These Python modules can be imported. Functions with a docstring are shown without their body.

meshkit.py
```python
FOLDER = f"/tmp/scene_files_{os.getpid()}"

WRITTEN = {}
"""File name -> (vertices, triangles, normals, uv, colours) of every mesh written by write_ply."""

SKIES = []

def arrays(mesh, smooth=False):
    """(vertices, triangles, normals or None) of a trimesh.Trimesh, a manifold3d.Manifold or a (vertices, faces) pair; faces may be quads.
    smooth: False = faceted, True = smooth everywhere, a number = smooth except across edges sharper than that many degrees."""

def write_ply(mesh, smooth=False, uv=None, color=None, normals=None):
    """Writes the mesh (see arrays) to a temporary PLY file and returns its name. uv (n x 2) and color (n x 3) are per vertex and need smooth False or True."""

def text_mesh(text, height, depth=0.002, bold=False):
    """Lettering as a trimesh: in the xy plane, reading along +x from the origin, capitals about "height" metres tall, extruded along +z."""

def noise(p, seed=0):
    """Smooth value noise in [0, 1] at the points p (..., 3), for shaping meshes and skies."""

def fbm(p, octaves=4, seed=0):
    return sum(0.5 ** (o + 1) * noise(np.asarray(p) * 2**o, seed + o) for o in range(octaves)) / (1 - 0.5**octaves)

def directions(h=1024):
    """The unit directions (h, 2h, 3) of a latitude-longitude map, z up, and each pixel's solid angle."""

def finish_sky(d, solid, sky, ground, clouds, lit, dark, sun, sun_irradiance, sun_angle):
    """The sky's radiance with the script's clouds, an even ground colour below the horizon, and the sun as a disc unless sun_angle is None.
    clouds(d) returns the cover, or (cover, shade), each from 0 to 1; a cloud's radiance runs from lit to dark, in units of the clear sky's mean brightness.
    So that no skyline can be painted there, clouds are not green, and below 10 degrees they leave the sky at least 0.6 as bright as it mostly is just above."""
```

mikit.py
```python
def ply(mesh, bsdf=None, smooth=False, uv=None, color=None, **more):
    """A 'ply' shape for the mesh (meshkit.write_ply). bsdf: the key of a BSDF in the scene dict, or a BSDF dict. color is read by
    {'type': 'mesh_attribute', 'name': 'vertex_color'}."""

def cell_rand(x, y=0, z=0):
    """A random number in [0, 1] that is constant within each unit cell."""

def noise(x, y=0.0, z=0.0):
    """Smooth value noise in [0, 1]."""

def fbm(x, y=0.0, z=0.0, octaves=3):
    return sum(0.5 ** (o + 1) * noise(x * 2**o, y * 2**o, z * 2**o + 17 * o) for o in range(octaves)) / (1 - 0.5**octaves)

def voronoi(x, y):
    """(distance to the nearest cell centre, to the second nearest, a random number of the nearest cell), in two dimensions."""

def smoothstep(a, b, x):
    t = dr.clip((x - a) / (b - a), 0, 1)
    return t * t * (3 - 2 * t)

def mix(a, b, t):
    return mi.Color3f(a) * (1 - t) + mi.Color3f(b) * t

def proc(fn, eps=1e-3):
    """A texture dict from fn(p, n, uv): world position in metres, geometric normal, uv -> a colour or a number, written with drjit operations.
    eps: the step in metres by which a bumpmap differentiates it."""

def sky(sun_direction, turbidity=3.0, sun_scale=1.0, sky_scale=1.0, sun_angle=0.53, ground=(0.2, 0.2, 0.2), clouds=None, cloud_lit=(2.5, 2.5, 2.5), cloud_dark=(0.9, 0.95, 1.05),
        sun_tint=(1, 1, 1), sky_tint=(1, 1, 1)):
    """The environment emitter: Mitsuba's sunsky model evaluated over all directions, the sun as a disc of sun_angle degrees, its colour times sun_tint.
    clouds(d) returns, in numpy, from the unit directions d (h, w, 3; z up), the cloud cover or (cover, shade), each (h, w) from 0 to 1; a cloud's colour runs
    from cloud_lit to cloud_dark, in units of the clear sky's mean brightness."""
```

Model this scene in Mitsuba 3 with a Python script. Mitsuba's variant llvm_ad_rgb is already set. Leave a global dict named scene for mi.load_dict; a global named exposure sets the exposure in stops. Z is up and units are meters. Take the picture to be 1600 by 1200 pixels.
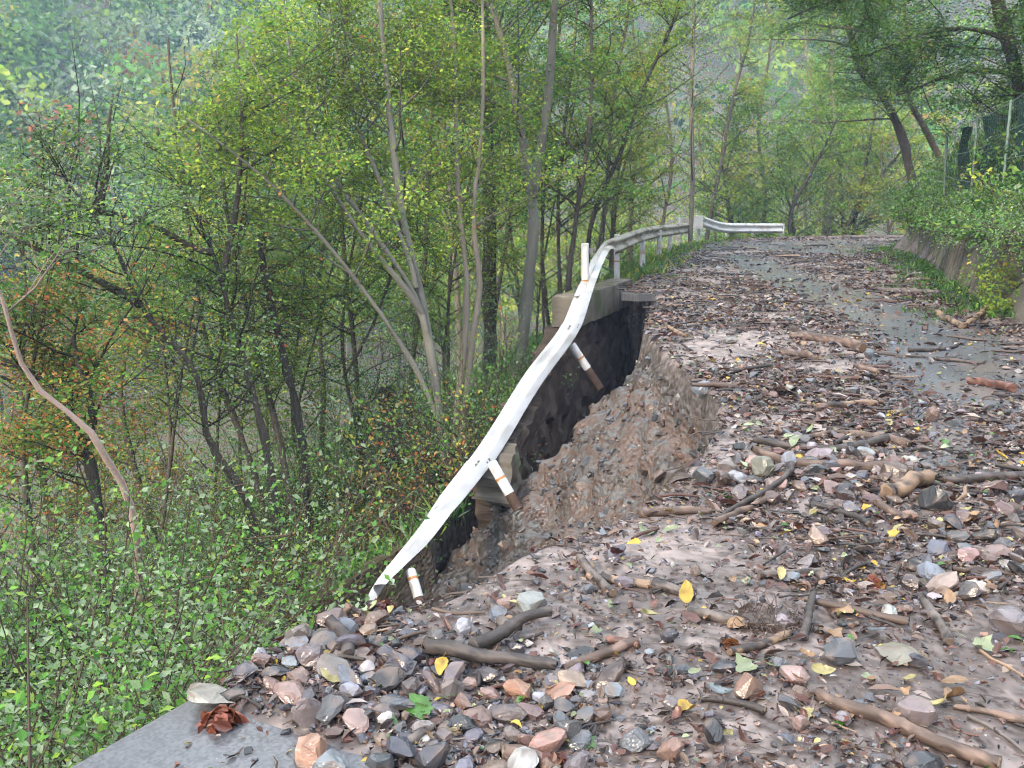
import math
import numpy as np
import trimesh
import drjit as dr
import mitsuba as mi
import mikit
import meshkit
from mikit import proc, noise, fbm, smoothstep, mix
from scipy.spatial import ConvexHull
from scipy.interpolate import CubicSpline

T = mi.ScalarTransform4f
scene, labels = {}, {}

# ------------------------------------------------------------------ camera, sky, exposure
EYE = np.array([0.0, 0.0, 1.6])
PITCH = math.radians(10.6)
FOC = 1604.0                                   # focal length in photograph pixels (1600 wide)
FWD = np.array([0, math.cos(PITCH), -math.sin(PITCH)])
UP = np.array([0, math.sin(PITCH), math.cos(PITCH)])
exposure = 4.0
scene['camera'] = {
    'type': 'perspective', 'fov_axis': 'x', 'fov': math.degrees(2 * math.atan(800 / FOC)),
    'near_clip': 0.05, 'far_clip': 3000.0,
    'to_world': T().look_at(origin=EYE.tolist(), target=(EYE + FWD).tolist(), up=[0, 0, 1]),
    'medium': {'type': 'ref', 'id': 'haze_air'},
}
HAZE = True
scene['haze_air'] = {'type': 'homogeneous', 'albedo': {'type': 'rgb', 'value': [0.95, 0.96, 0.97]},
                     'sigma_t': {'type': 'rgb', 'value': [0.0006, 0.0008, 0.0012]}}
scene['sky'] = mikit.sky([-0.5, -0.72, 0.56], turbidity=4, sun_scale=0.3, sun_angle=16, sun_tint=(0.95, 1.0, 1.08), clouds=lambda d: 1.0,
                         cloud_lit=(2.15, 2.42, 2.85))
labels['sky'] = {'kind': 'structure'}


def P(px, py, y):
    """The point at depth y (metres ahead) seen at pixel (px, py) of the photograph."""
    d = FWD + np.array([1, 0, 0]) * (px - 800) / FOC + UP * (600 - py) / FOC
    return EYE + d * (y / d[1])


def G(px, py, z=0.0):
    d = FWD + np.array([1, 0, 0]) * (px - 800) / FOC + UP * (600 - py) / FOC
    return EYE + d * ((z - EYE[2]) / d[2])


# ------------------------------------------------------------------ helpers
def numbered(name):
    if name not in scene and not any(k.startswith(name + '__') for k in scene) and name not in labels:
        return name
    k = COUNT.get(name, 0)
    while True:
        k += 1
        key = f'{name}_{k:03d}'
        if key not in scene and key not in labels and not any(q.startswith(key + '__') for q in ()):
            COUNT[name] = k
            return key


COUNT = {}


def thing(name, label, cat, group=None):
    if name in labels or name in scene:
        k = COUNT.get(name, 0) + 1
        COUNT[name] = k
        key = f'{name}_{k:03d}'
    else:
        key = name
    labels[key] = {'label': label, 'category': cat}
    if group:
        labels[key]['group'] = group
    return key


def put(key, mesh, bsdf, smooth=False, color=None, uv=None, **more):
    scene[key] = mikit.ply(mesh, bsdf, smooth=smooth, color=color, uv=uv, **more)
    return key


def part(parent, name, mesh, bsdf, smooth=False, color=None, label=None, stuff=False, **more):
    key = f'{parent}__{name}'
    k = 0
    while key in scene:
        k += 1
        key = f'{parent}__{name}_{k:03d}'
    put(key, mesh, bsdf, smooth, color, **more)
    if label or stuff:
        labels[key] = {}
        if label:
            labels[key]['label'] = label
        if stuff:
            labels[key]['kind'] = 'stuff'
    return key


def unit(v):
    v = np.asarray(v, float)
    return v / np.maximum(np.linalg.norm(v, axis=-1, keepdims=True), 1e-9)


def spline(pts, rad, n):
    pts = np.asarray(pts, float)
    rad = np.asarray(rad, float)
    s = np.r_[0, np.cumsum(np.linalg.norm(np.diff(pts, axis=0), axis=1))]
    t = np.linspace(0, s[-1], n)
    f = CubicSpline(s, pts) if len(pts) > 2 else (lambda q: np.stack([np.interp(q, s, pts[:, k]) for k in range(3)], -1))
    return f(t), np.interp(t, s, rad)


def tubes(Pn, R, sides=5, cap=True):
    """Many polylines (B, n, 3) with radii (B, n) as tapered tubes: one (vertices, faces)."""
    Pn = np.asarray(Pn, float)
    R = np.asarray(R, float)
    if Pn.ndim == 2:
        Pn, R = Pn[None], R[None]
    B, n, _ = Pn.shape
    t = unit(np.gradient(Pn, axis=1))
    m = np.abs(t.mean(1)[:, None, :])
    ref = np.where(m[..., 2:] < 0.75, np.array([0, 0, 1.0]), np.array([1.0, 0.13, 0]))
    a = unit(np.cross(t, np.broadcast_to(ref, t.shape)))
    b = np.cross(t, a)
    ang = np.arange(sides) * 2 * np.pi / sides
    v = Pn[:, :, None] + R[:, :, None, None] * (np.cos(ang)[:, None] * a[:, :, None] + np.sin(ang)[:, None] * b[:, :, None])
    v = v.reshape(-1, 3)
    i, j = np.meshgrid(np.arange(n - 1), np.arange(sides), indexing='ij')
    q = np.stack([i * sides + j, i * sides + (j + 1) % sides, (i + 1) * sides + (j + 1) % sides, (i + 1) * sides + j], -1).reshape(-1, 4)
    f = np.vstack([q[:, [0, 1, 2]], q[:, [0, 2, 3]]])
    if cap:
        k = np.arange(1, sides - 1)
        c0 = np.stack([0 * k, k + 1, k], -1)
        c1 = c0[:, ::-1] + (n - 1) * sides
        f = np.vstack([f, c0, c1])
    f = (f[None] + (np.arange(B) * n * sides)[:, None, None]).reshape(-1, 3)
    return v, f


def branch_out(rng, start, d0, length, npts, bend, lift):
    """Curved lines leaving start along d0: (B, npts, 3). lift bends them up (or down)."""
    B = len(start)
    pts = [start]
    d = d0.copy()
    st = (length / (npts - 1))[:, None]
    for k in range(npts - 1):
        pts.append(pts[-1] + d * st)
        d = unit(d + rng.normal(size=(B, 3)) * bend + np.array([0, 0, lift]))
    return np.stack(pts, 1)


def cat(ms):
    vs, fs, at = [], [], 0
    for v, f in ms:
        vs.append(v)
        fs.append(np.asarray(f) + at)
        at += len(v)
    return np.vstack(vs), np.vstack(fs)


def vary(v, base, rng=None, amount=0.25, scale=6.0, seed=0):
    """Per-vertex colours: base times smooth noise (natural mottling of the material)."""
    n = meshkit.fbm(v * scale, 3, seed)[:, None]
    return np.clip(np.asarray(base)[None] * (1 + amount * 2 * (n - 0.5)), 0, 1)


# ------------------------------------------------------------------ materials
def vc():
    return {'type': 'mesh_attribute', 'name': 'vertex_color'}


def rgb(*c):
    return {'type': 'rgb', 'value': list(c)}


scene['leaf_bsdf'] = {'type': 'principledthin', 'base_color': vc(), 'roughness': 0.45, 'spec_trans': 0.0, 'diff_trans': 0.75, 'eta': 1.22}
scene['litter_bsdf'] = {'type': 'twosided', 'bsdf': {'type': 'principled', 'base_color': vc(), 'roughness': 0.38, 'specular': 0.45}}
scene['bark_bsdf'] = {'type': 'principled', 'base_color': vc(), 'roughness': 0.75, 'specular': 0.3}
scene['stick_bsdf'] = {'type': 'principled', 'base_color': vc(), 'roughness': 0.6, 'specular': 0.5}
scene['stone_bsdf'] = {'type': 'bumpmap', 'scale': 0.0014, 'arbitrary': proc(lambda p, n, uv: noise(p.x * 170, p.y * 170, p.z * 170), 8e-4),
                       'bsdf': {'type': 'principled', 'base_color': vc(), 'roughness': 0.26, 'specular': 0.5}}


def stone_color(v, c, seed):
    """Mineral mottling, and a film of mud in patches."""
    base = vary(v, c, amount=.6, scale=34, seed=seed)
    m = .8 * np.clip((meshkit.fbm(v * 26.0, 3, seed + 3) - .54) * 8, 0, 1)[:, None]
    return base * (1 - m) + np.array([[.115, .088, .076]]) * m


def ground_color(p, n, uv):
    a = fbm(p.x * 1.6, p.y * 1.6, p.z * 1.6, 2)
    b = fbm(p.x * 17, p.y * 17, p.z * 17, 2)
    g = 0.72 + 0.56 * b
    mud = mix([0.076, 0.061, 0.058], [0.182, 0.150, 0.144], smoothstep(0.3, 0.7, 0.5 * a + 0.5 * b)) * g
    mud = mix(mud, mi.Color3f(0.028, 0.021, 0.019) * g, 0.85 * dr.clip(uv.x - 1, 0, 1))
    soil = mix([0.034, 0.028, 0.025], [0.082, 0.055, 0.044], smoothstep(0.38, 0.62, a))
    soil = mix(soil, mi.Color3f(0.066, 0.064, 0.063), smoothstep(0.45, 0.65, b)) * g
    forest = mix([0.035, 0.030, 0.020], [0.085, 0.062, 0.036], b)
    forest = mix(forest, mi.Color3f(0.03, 0.055, 0.015), smoothstep(0.5, 0.65, a))
    return mix(mix(forest, mud, dr.clip(uv.x, 0, 1)), soil, uv.y)


scene['ground_bsdf'] = {'type': 'twosided', 'bsdf': {'type': 'bumpmap', 'scale': 0.022, 'arbitrary': proc(lambda p, n, uv: noise(p.x * 34, p.y * 34, p.z * 34), 2e-3), 'bsdf': {'type': 'principled', 'base_color': proc(ground_color),
                        'roughness': proc(lambda p, n, uv: 0.30 + 0.36 * noise(p.x * 7, p.y * 7, 0)), 'specular': 0.5}}}


def asphalt_color(p, n, uv):
    a = fbm(p.x * 0.9, p.y * 0.6, 0, 2)
    c = noise(p.x * 120, p.y * 120, 0)
    col = mix([0.058, 0.062, 0.073], [0.092, 0.094, 0.104], a) * (0.7 + 0.6 * c)
    return mix(col, mi.Color3f(0.10, 0.080, 0.070), 0.6 * smoothstep(0.5, 0.72, fbm(p.x * 2.1 + 3, p.y * 1.2, 4, 2)))


scene['asphalt_bsdf'] = {'type': 'principled', 'base_color': proc(asphalt_color), 'roughness': proc(lambda p, n, uv: 0.14 + 0.28 * noise(p.x * 2.2, p.y * 1.5, 2)), 'specular': 0.5}


def concrete_color(p, n, uv):
    a = noise(p.x * 5, p.y * 5, p.z * 5)
    streak = fbm(p.x * 5 + p.y * 6, 0.7, p.z * 0.8, 2)
    col = mix([0.080, 0.070, 0.058], [0.155, 0.140, 0.118], a)
    col = mix(col, mi.Color3f(0.055, 0.047, 0.038), 0.7 * smoothstep(0.42, 0.70, streak))
    return mix(col, mi.Color3f(0.055, 0.075, 0.025), 0.7 * smoothstep(0.55, 0.7, fbm(p.x * 3 + 9, p.y * 3, p.z * 1.5, 2)))


scene['concrete_bsdf'] = {'type': 'twosided', 'bsdf': {'type': 'principled', 'base_color': proc(concrete_color), 'roughness': 0.8, 'specular': 0.3}}
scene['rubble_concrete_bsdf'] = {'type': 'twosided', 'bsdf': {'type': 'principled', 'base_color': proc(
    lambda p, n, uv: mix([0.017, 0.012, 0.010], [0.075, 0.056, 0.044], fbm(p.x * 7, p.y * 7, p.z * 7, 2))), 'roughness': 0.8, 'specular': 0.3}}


def rail_color(p, n, uv):
    d = smoothstep(0.45, 0.75, fbm(p.x * 2.6, p.y * 2.6, p.z * 8, 2))
    far = smoothstep(16.5, 18.5, p.y)                       # the standing length is older and grimier
    return mix(mix([0.34, 0.35, 0.37], [0.27, 0.255, 0.23], far), [0.09, 0.074, 0.055], d * (0.35 + 0.57 * far))


scene['rail_bsdf'] = {'type': 'twosided', 'bsdf': {'type': 'principled', 'base_color': proc(rail_color), 'roughness': 0.42, 'specular': 0.5}}
scene['white_paint_bsdf'] = {'type': 'twosided', 'bsdf': {'type': 'principled', 'base_color': proc(
    lambda p, n, uv: mix([0.46, 0.47, 0.49], [0.25, 0.23, 0.21], 0.6 * smoothstep(0.52, 0.75, noise(p.x * 11, p.y * 11, p.z * 6)))), 'roughness': 0.4, 'specular': 0.5}}
scene['rust_bsdf'] = {'type': 'principled', 'base_color': proc(
    lambda p, n, uv: mix([0.022, 0.014, 0.011], [0.070, 0.036, 0.023], fbm(p.x * 18, p.y * 18, p.z * 10, 2))), 'roughness': 0.8}
scene['orange_bsdf'] = {'type': 'principled', 'base_color': rgb(0.30, 0.14, 0.05), 'roughness': 0.4}
scene['steel_bsdf'] = {'type': 'principled', 'base_color': rgb(0.18, 0.18, 0.19), 'roughness': 0.45, 'metallic': 0.6}
scene['net_bsdf'] = {'type': 'twosided', 'bsdf': {'type': 'principled', 'base_color': rgb(0.010, 0.032, 0.025), 'roughness': 0.6}}
scene['post_green_bsdf'] = {'type': 'principled', 'base_color': rgb(0.13, 0.19, 0.16), 'roughness': 0.5}

# ------------------------------------------------------------------ the lie of the land
LEFT = np.array([(-2.3, -10), (-.95, 3), (0, 10.5), (.97, 15.3), (2.12, 18.4), (2.6, 20.2), (3.25, 23), (4.0, 26), (4.75, 29), (5.7, 32), (7.5, 35.3), (10, 37.2), (14, 38.3), (22, 39.2), (60, 43)], float)
RIGHT = np.array([(4.4, -10), (5.0, 0), (5.6, 9), (6.4, 13.5), (8.0, 19), (9.6, 24), (10.7, 28.5), (12.5, 31.3), (16, 33.0), (24, 34.4), (60, 38)], float)
RIM = np.array([G(a, b, .03)[:2] for a, b in [(255, 1160), (305, 1105), (360, 1062), (430, 1012), (470, 985), (540, 966), (590, 952), (650, 950), (700, 938), (760, 900), (800, 874), (860, 850), (930, 827), (1000, 797),
                (1045, 767), (1085, 722), (1112, 680), (1125, 640), (1105, 602), (1060, 574), (1030, 547), (1012, 522), (1008, 500), (1022, 476), (1033, 458)]])
HOLE = np.vstack([[(-1.6, 2.0)], RIM, [(2.75, 17.6), (2.95, 19.3), (2.5, 19.7), (1.2, 18.8), (0, 16), (-.9, 10.5), (-1.9, 9.5), (-5, 8.5), (-6, 2.0)]])
RIM_N = len(RIM) + 3          # the first vertices of HOLE are the broken rim; the rest close the outline over the valley side


def seg_all(p, A, B):
    """Distances (n, segments) from the points to the segments."""
    d = B - A
    ap = p[:, None] - A[None]
    t = np.clip((ap * d).sum(-1) / (d * d).sum(-1), 0, 1)
    return np.hypot(ap[..., 0] - t * d[:, 0], ap[..., 1] - t * d[:, 1]), d[:, 0] * ap[..., 1] - d[:, 1] * ap[..., 0]


def chunks(fn, p):
    return fn(p) if len(p) <= 6000 else np.concatenate([fn(p[k:k + 6000]) for k in range(0, len(p), 6000)])


def polyline_sd(p, line, side=1):
    """Signed distance to a polyline: positive on its left when walking along it (times side)."""
    A, B = line[:-1], line[1:]

    def one(q):
        d, c = seg_all(q, A, B)
        k = np.argmin(np.round(d, 9), 1)
        i = np.arange(len(q))
        return d[i, k] * np.where(c[i, k] >= 0, 1.0, -1.0)
    return chunks(one, np.asarray(p, float)) * side


def inside(p, poly):
    A, B = poly, np.roll(poly, -1, 0)
    dy = np.where(B[:, 1] != A[:, 1], B[:, 1] - A[:, 1], 1e-9)

    def one(q):
        x, y = q[:, :1], q[:, 1:2]
        m = (A[:, 1] > y) != (B[:, 1] > y)
        return ((m & (x < (B[:, 0] - A[:, 0]) * (y - A[:, 1]) / dy + A[:, 0])).sum(1) % 2).astype(bool)
    return chunks(one, np.asarray(p, float))


def poly_sd(p, poly):
    A, B = poly, np.roll(poly, -1, 0)
    d = chunks(lambda q: seg_all(q, A, B)[0].min(1), np.asarray(p, float))
    return np.where(inside(p, poly), -d, d)


def rim_dist(p):
    return chunks(lambda q: seg_all(q, HOLE[1:RIM_N - 1], HOLE[2:RIM_N])[0].min(1), np.asarray(p, float))


def gpoly(pts):
    return np.array([G(x, y)[:2] for x, y in pts])


# stretches of bare wet asphalt (world outlines on the road)
BARE = [gpoly([(1085, 392), (1100, 378), (1390, 376), (1400, 388), (1330, 402), (1240, 394), (1140, 393)]),
        gpoly([(1120, 398), (1170, 398), (1235, 416), (1290, 440), (1350, 452), (1440, 478), (1600, 540), (1640, 600), (1600, 650), (1520, 640), (1420, 625), (1380, 590), (1365, 545), (1330, 505), (1290, 490), (1215, 452), (1150, 420)]),
        gpoly([(1420, 640), (1520, 650), (1540, 745), (1500, 760), (1440, 720)])]
SLAB_CORNER = np.array([(-1.5, 1.2), (-1.35, 2.4), (-.98, 3.0), (-.86, 2.93), (-.62, 2.78), (-.42, 2.7), (-.5, 1.2)], float)
SMOOTH_MUD = [gpoly([(880, 890), (960, 835), (1060, 815), (1190, 835), (1250, 880), (1150, 930), (1000, 900)]), gpoly([(1050, 545), (1130, 515), (1210, 545), (1170, 590), (1080, 575)]),
              gpoly([(1420, 1000), (1600, 960), (1640, 1130), (1480, 1140), (1380, 1070)])]


def vnoise(x, y, s, seed=0, octv=3):
    return meshkit.fbm(np.stack([x * s, y * s, 0 * x + 3.3], -1), octv, seed)


def mud_depth(p):
    x, y = p[:, 0], p[:, 1]
    t = 0.015 + 0.13 * (vnoise(x, y, 1.1, 1) - 0.32) + 0.05 * (vnoise(x, y, 5, 2) - .5)
    t = np.clip(t, 0.012, None)
    for b in BARE:
        d = poly_sd(p, b) + 0.9 * (vnoise(x, y, 1.6, 5) - 0.5)
        t = np.minimum(t, np.clip(d * 0.18, -0.05, 1) + 0.0)
    d = poly_sd(p, SLAB_CORNER) + 0.06 * (vnoise(x, y, 7, 6) - 0.5)
    t = np.minimum(t, np.clip(d * 0.4, -0.05, 1))
    r = np.where(inside(p, HOLE), 0, rim_dist(p))
    far_from_slab = (poly_sd(p, SLAB_CORNER) > 0.08)
    t = np.where((r < 0.35) & far_from_slab, np.clip(t, 0.02, 0.03 + 0.12 * r), t)
    sm = np.min([poly_sd(p, b) for b in SMOOTH_MUD], 0)
    return np.where(sm < 0, np.maximum(t, 0.02), t)


COBBLE = [gpoly([(300, 1110), (440, 1000), (620, 985), (760, 1020), (930, 1040), (960, 1110), (900, 1230), (420, 1230), (330, 1160)]), gpoly([(1060, 735), (1200, 690), (1420, 690), (1480, 760), (1400, 815), (1150, 800)]),
          gpoly([(1480, 830), (1600, 790), (1640, 960), (1500, 940), (1330, 900)])]


def debris_weight(p):
    x, y = p[:, 0], p[:, 1]
    w = .18 + 1.5 * np.clip((vnoise(x, y, 1.4, 61) - .38) * 4, 0, 1) * np.clip(.35 + (vnoise(x, y, 4.5, 62) - .35) * 3, .2, 1)
    for b in BARE:
        sd = poly_sd(p, b)
        w = np.where(sd < .1, np.minimum(w, .085 + .7 * np.clip((sd + .3) / .5, 0, 1)), w)
    for b in SMOOTH_MUD:
        sd = poly_sd(p, b)
        w = np.where(sd < .1, w * (.14 + .86 * np.clip((sd + .25) / .35, 0, 1)), w)
    sd = poly_sd(p, SLAB_CORNER)
    w = np.where(sd < .05, .06 * w, w)
    return w


def land(p, masks=False):
    """Height of the ground sheet at the points p (n, 2)."""
    x, y = p[:, 0], p[:, 1]
    dl = polyline_sd(p, LEFT)               # positive on the valley side
    dr_ = polyline_sd(p, RIGHT, -1)         # positive on the hill side
    out = np.zeros(len(p))
    near = (np.abs(dl) < 14) | (np.abs(dr_) < 14)
    und = 0.5 * (vnoise(x, y, 0.23, 7) - .5)
    # valley side
    drop = np.interp(y, [-10, 3, 9, 12, 18, 22, 40], [.5, .6, 1.3, 1.7, 1.2, .35, .3])
    dd = np.maximum(dl, 0)
    z_l = -drop * np.clip(dd / 0.5, 0, 1) ** 1.2 - 0.55 * np.minimum(dd, 20) + und * np.clip(dd, 0, 2) / 2
    z_l = z_l + np.clip(dd - 52, 0, None) * 0.50 + np.clip(dd - 110, 0, None) * 0.22
    ridge = np.clip(dd - 40, 0, 200) / 200
    z_l = z_l + ridge * 45 * (vnoise(x, y, 0.012, 8) - 0.5)
    # hill side
    e = np.maximum(dr_, 0)
    z_r = 1.0 * np.clip((e - 0.12) / 0.2, 0, 1) + 0.72 * np.clip(e - .3, 0, 60) + und * np.clip(e, 0, 1)
    t = np.full(len(p), -0.06)
    m = near & (dl <= 0.05) & (dr_ <= 0.3)
    if m.any():
        t[m] = mud_depth(p[m])
    z = np.where(dl > 0, np.where(dl < 0.02, t, z_l), np.where(dr_ > 0.1, z_r, t))
    # the washed-out bowl
    h = np.zeros(len(p), bool)
    box_ = (x > -6.1) & (x < 2.9) & (y > 1.9) & (y < 20)
    if box_.any():
        h[box_] = inside(p[box_], HOLE)
    if h.any():
        q = p[h]
        e = rim_dist(q)
        yy = q[:, 1]
        back = np.clip((yy - 11.0) / 1.2, 0, 1)                 # behind the spur the bank is undercut and steep
        bay = np.exp(-((yy - 7.6) / 1.3) ** 2)                  # the bay has a steep gravelly lip
        near_ = np.clip((5.2 - yy) / 1.0, 0, 1)
        lip = 0.16 + 0.50 * bay + 0.60 * back + .45 * near_
        slope = 1.08 + 0.8 * back
        rough = 0.5 * (vnoise(q[:, 0], yy, 2.2, 9) - .5) * np.clip(e * 1.5, 0, 1) + 0.22 * (vnoise(q[:, 0], yy, 7, 10) - .5) * np.clip(e * 3, 0, 1)
        zw = 0.02 - lip * np.clip(e / 0.10, 0, 1) ** .8 - slope * e + rough
        dlq = dl[h]
        floor = -2.35 + .25 * (vnoise(q[:, 0], yy, 1.3, 11) - .5) - 0.6 * np.clip(dlq + 0.2, 0, 9) + 0.35 * np.clip((yy - 14) / 3, 0, 1)
        z_h = np.maximum(zw, floor)
        # blend to the valley slope away from the road
        w = np.clip((-q[:, 0] - 0.9) / 1.2, 0, 1)
        z_h = z_h * (1 - w) + np.minimum(z_l[h], z_h + 0.2) * w
        z[h] = z_h
    if not masks:
        return z
    mudm = np.where((dl <= 0.1) & (dr_ <= 0.15), 1.0, 0.0)
    soil = np.zeros(len(p))
    soil[h] = np.clip(1 - (-p[h][:, 0] - 0.75) / 0.5, 0, 1) * np.clip(rim_dist(p[h]) / 0.08, 0, 1)
    mudm[h] = np.clip(1 - (-p[h][:, 0] - 0.9) / 0.5, 0, 1)
    mk = (mudm > .5) & (y > 2) & (y < 37)
    if mk.any():
        q = p[mk]
        w = debris_weight(q)
        mudm[mk] = 1 + np.clip((w - .25) * 1.3, 0, 1) * np.clip(.25 + 1.6 * (vnoise(q[:, 0], q[:, 1], 6.0, 71) - .3), 0, 1)
    return z, mudm, soil


OVERHANG = np.array([(1.74, 16.3), (1.98, 16.1), (2.2, 16.2), (2.42, 15.9), (2.8, 15.75), (3.3, 16.6), (3.3, 19.8), (2.75, 20.1), (2.22, 18.5)], float)


def surface(p):
    """Top of whatever lies there: ground, asphalt or the overhanging slab."""
    p = np.asarray(p, float).reshape(-1, 2)
    z = land(p)
    onroad = (polyline_sd(p, LEFT) < 0) & (polyline_sd(p, RIGHT, -1) < 0) & ~inside(p, HOLE)
    z = np.where(onroad, np.maximum(z, 0.004), z)
    return np.where(inside(p, OVERHANG), np.maximum(z, 0.022), z)


def axis_(dense, lo, hi, grow=1.13):
    a = list(dense)
    st = a[-1] - a[-2]
    while a[-1] < hi:
        st = min(st * grow, 14)
        a.append(a[-1] + st)
    st = dense[1] - dense[0]
    b = []
    q = dense[0]
    while q > lo:
        st = min(st * grow, 14)
        q -= st
        b.append(q)
    return np.array(b[::-1] + a)


xs = axis_(np.r_[np.arange(-1.7, 2.7, .042), np.arange(2.7, 7.0, .075)], -420, 420)
ys = axis_(np.r_[np.arange(2.2, 12, .045), np.arange(12, 18.4, .06), np.arange(18.4, 38, .13)], -60, 460)
X, Y = np.meshgrid(xs, ys)
pp = np.stack([X.ravel(), Y.ravel()], -1)
zz, mm, so = land(pp, True)
V = np.c_[pp, zz]
hx = so > 0.4
if hx.any():                                # crumbled relief on the bank: push the soil out along its own normal
    gz = zz.reshape(X.shape)
    gy, gx = np.gradient(gz, ys, xs)
    nn = unit(np.stack([-gx.ravel(), -gy.ravel(), np.ones(len(pp))], -1))
    k = (meshkit.fbm(V * 3.2, 4, 21) - .5) * 0.40 + (meshkit.fbm(V * 13, 2, 22) - .5) * 0.10
    V = V + nn * (k * so)[:, None]
nx, ny = len(xs), len(ys)
i, j = np.meshgrid(np.arange(ny - 1), np.arange(nx - 1), indexing='ij')
a = (i * nx + j).ravel()
F = np.vstack([np.stack([a, a + 1, a + nx + 1], -1), np.stack([a, a + nx + 1, a + nx], -1)])
put('ground', (V, F), 'ground_bsdf', True, uv=np.stack([mm, so], -1))
labels['ground'] = {'kind': 'structure', 'label': 'muddy ground and washed out bank falling into the wooded valley'}

# the road: one sheet between its edges, gone where the bank has fallen
def arc(line, n):
    s = np.r_[0, np.cumsum(np.linalg.norm(np.diff(line, axis=0), axis=1))]
    q = np.linspace(0, s[-1], n)
    return np.stack([np.interp(q, s, line[:, 0]), np.interp(q, s, line[:, 1])], -1)


def at_param(line, y):
    return np.array([np.interp(y, line[:, 1], line[:, 0]), y])


RX, RY = np.meshgrid(np.arange(-2.4, 40, .16), np.arange(-9.5, 44, .16))
q = np.stack([RX.ravel(), RY.ravel()], -1)
ok = (polyline_sd(q, LEFT) < 0.0) & (polyline_sd(q, RIGHT, -1) < 0.02)
hole_sd = poly_sd(q, HOLE)
ok &= ~((hole_sd < 0.08) & ~((q[:, 1] < 3.1) & (q[:, 0] < -.8))) & ~inside(q, OVERHANG)
idx = -np.ones(len(q), int)
ny_, nx_ = RX.shape
i, j = np.meshgrid(np.arange(ny_ - 1), np.arange(nx_ - 1), indexing='ij')
a = (i * nx_ + j).ravel()
full = ok[a] & ok[a + 1] & ok[a + nx_] & ok[a + nx_ + 1]
a = a[full]
F = np.vstack([np.stack([a, a + 1, a + nx_ + 1], -1), np.stack([a, a + nx_ + 1, a + nx_], -1)])
use = np.unique(F)
idx[use] = np.arange(len(use))
rv = np.c_[q[use], np.full(len(use), 0.004)]
put('road', (rv, idx[F]), 'asphalt_bsdf', False)
labels['road'] = {'kind': 'structure', 'label': 'wet grey asphalt mountain road half buried in debris'}
from shapely.geometry import Polygon
slab = trimesh.creation.extrude_polygon(Polygon(OVERHANG), 0.11, engine='earcut')
slab.apply_translation([0, 0, -0.095])
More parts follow.
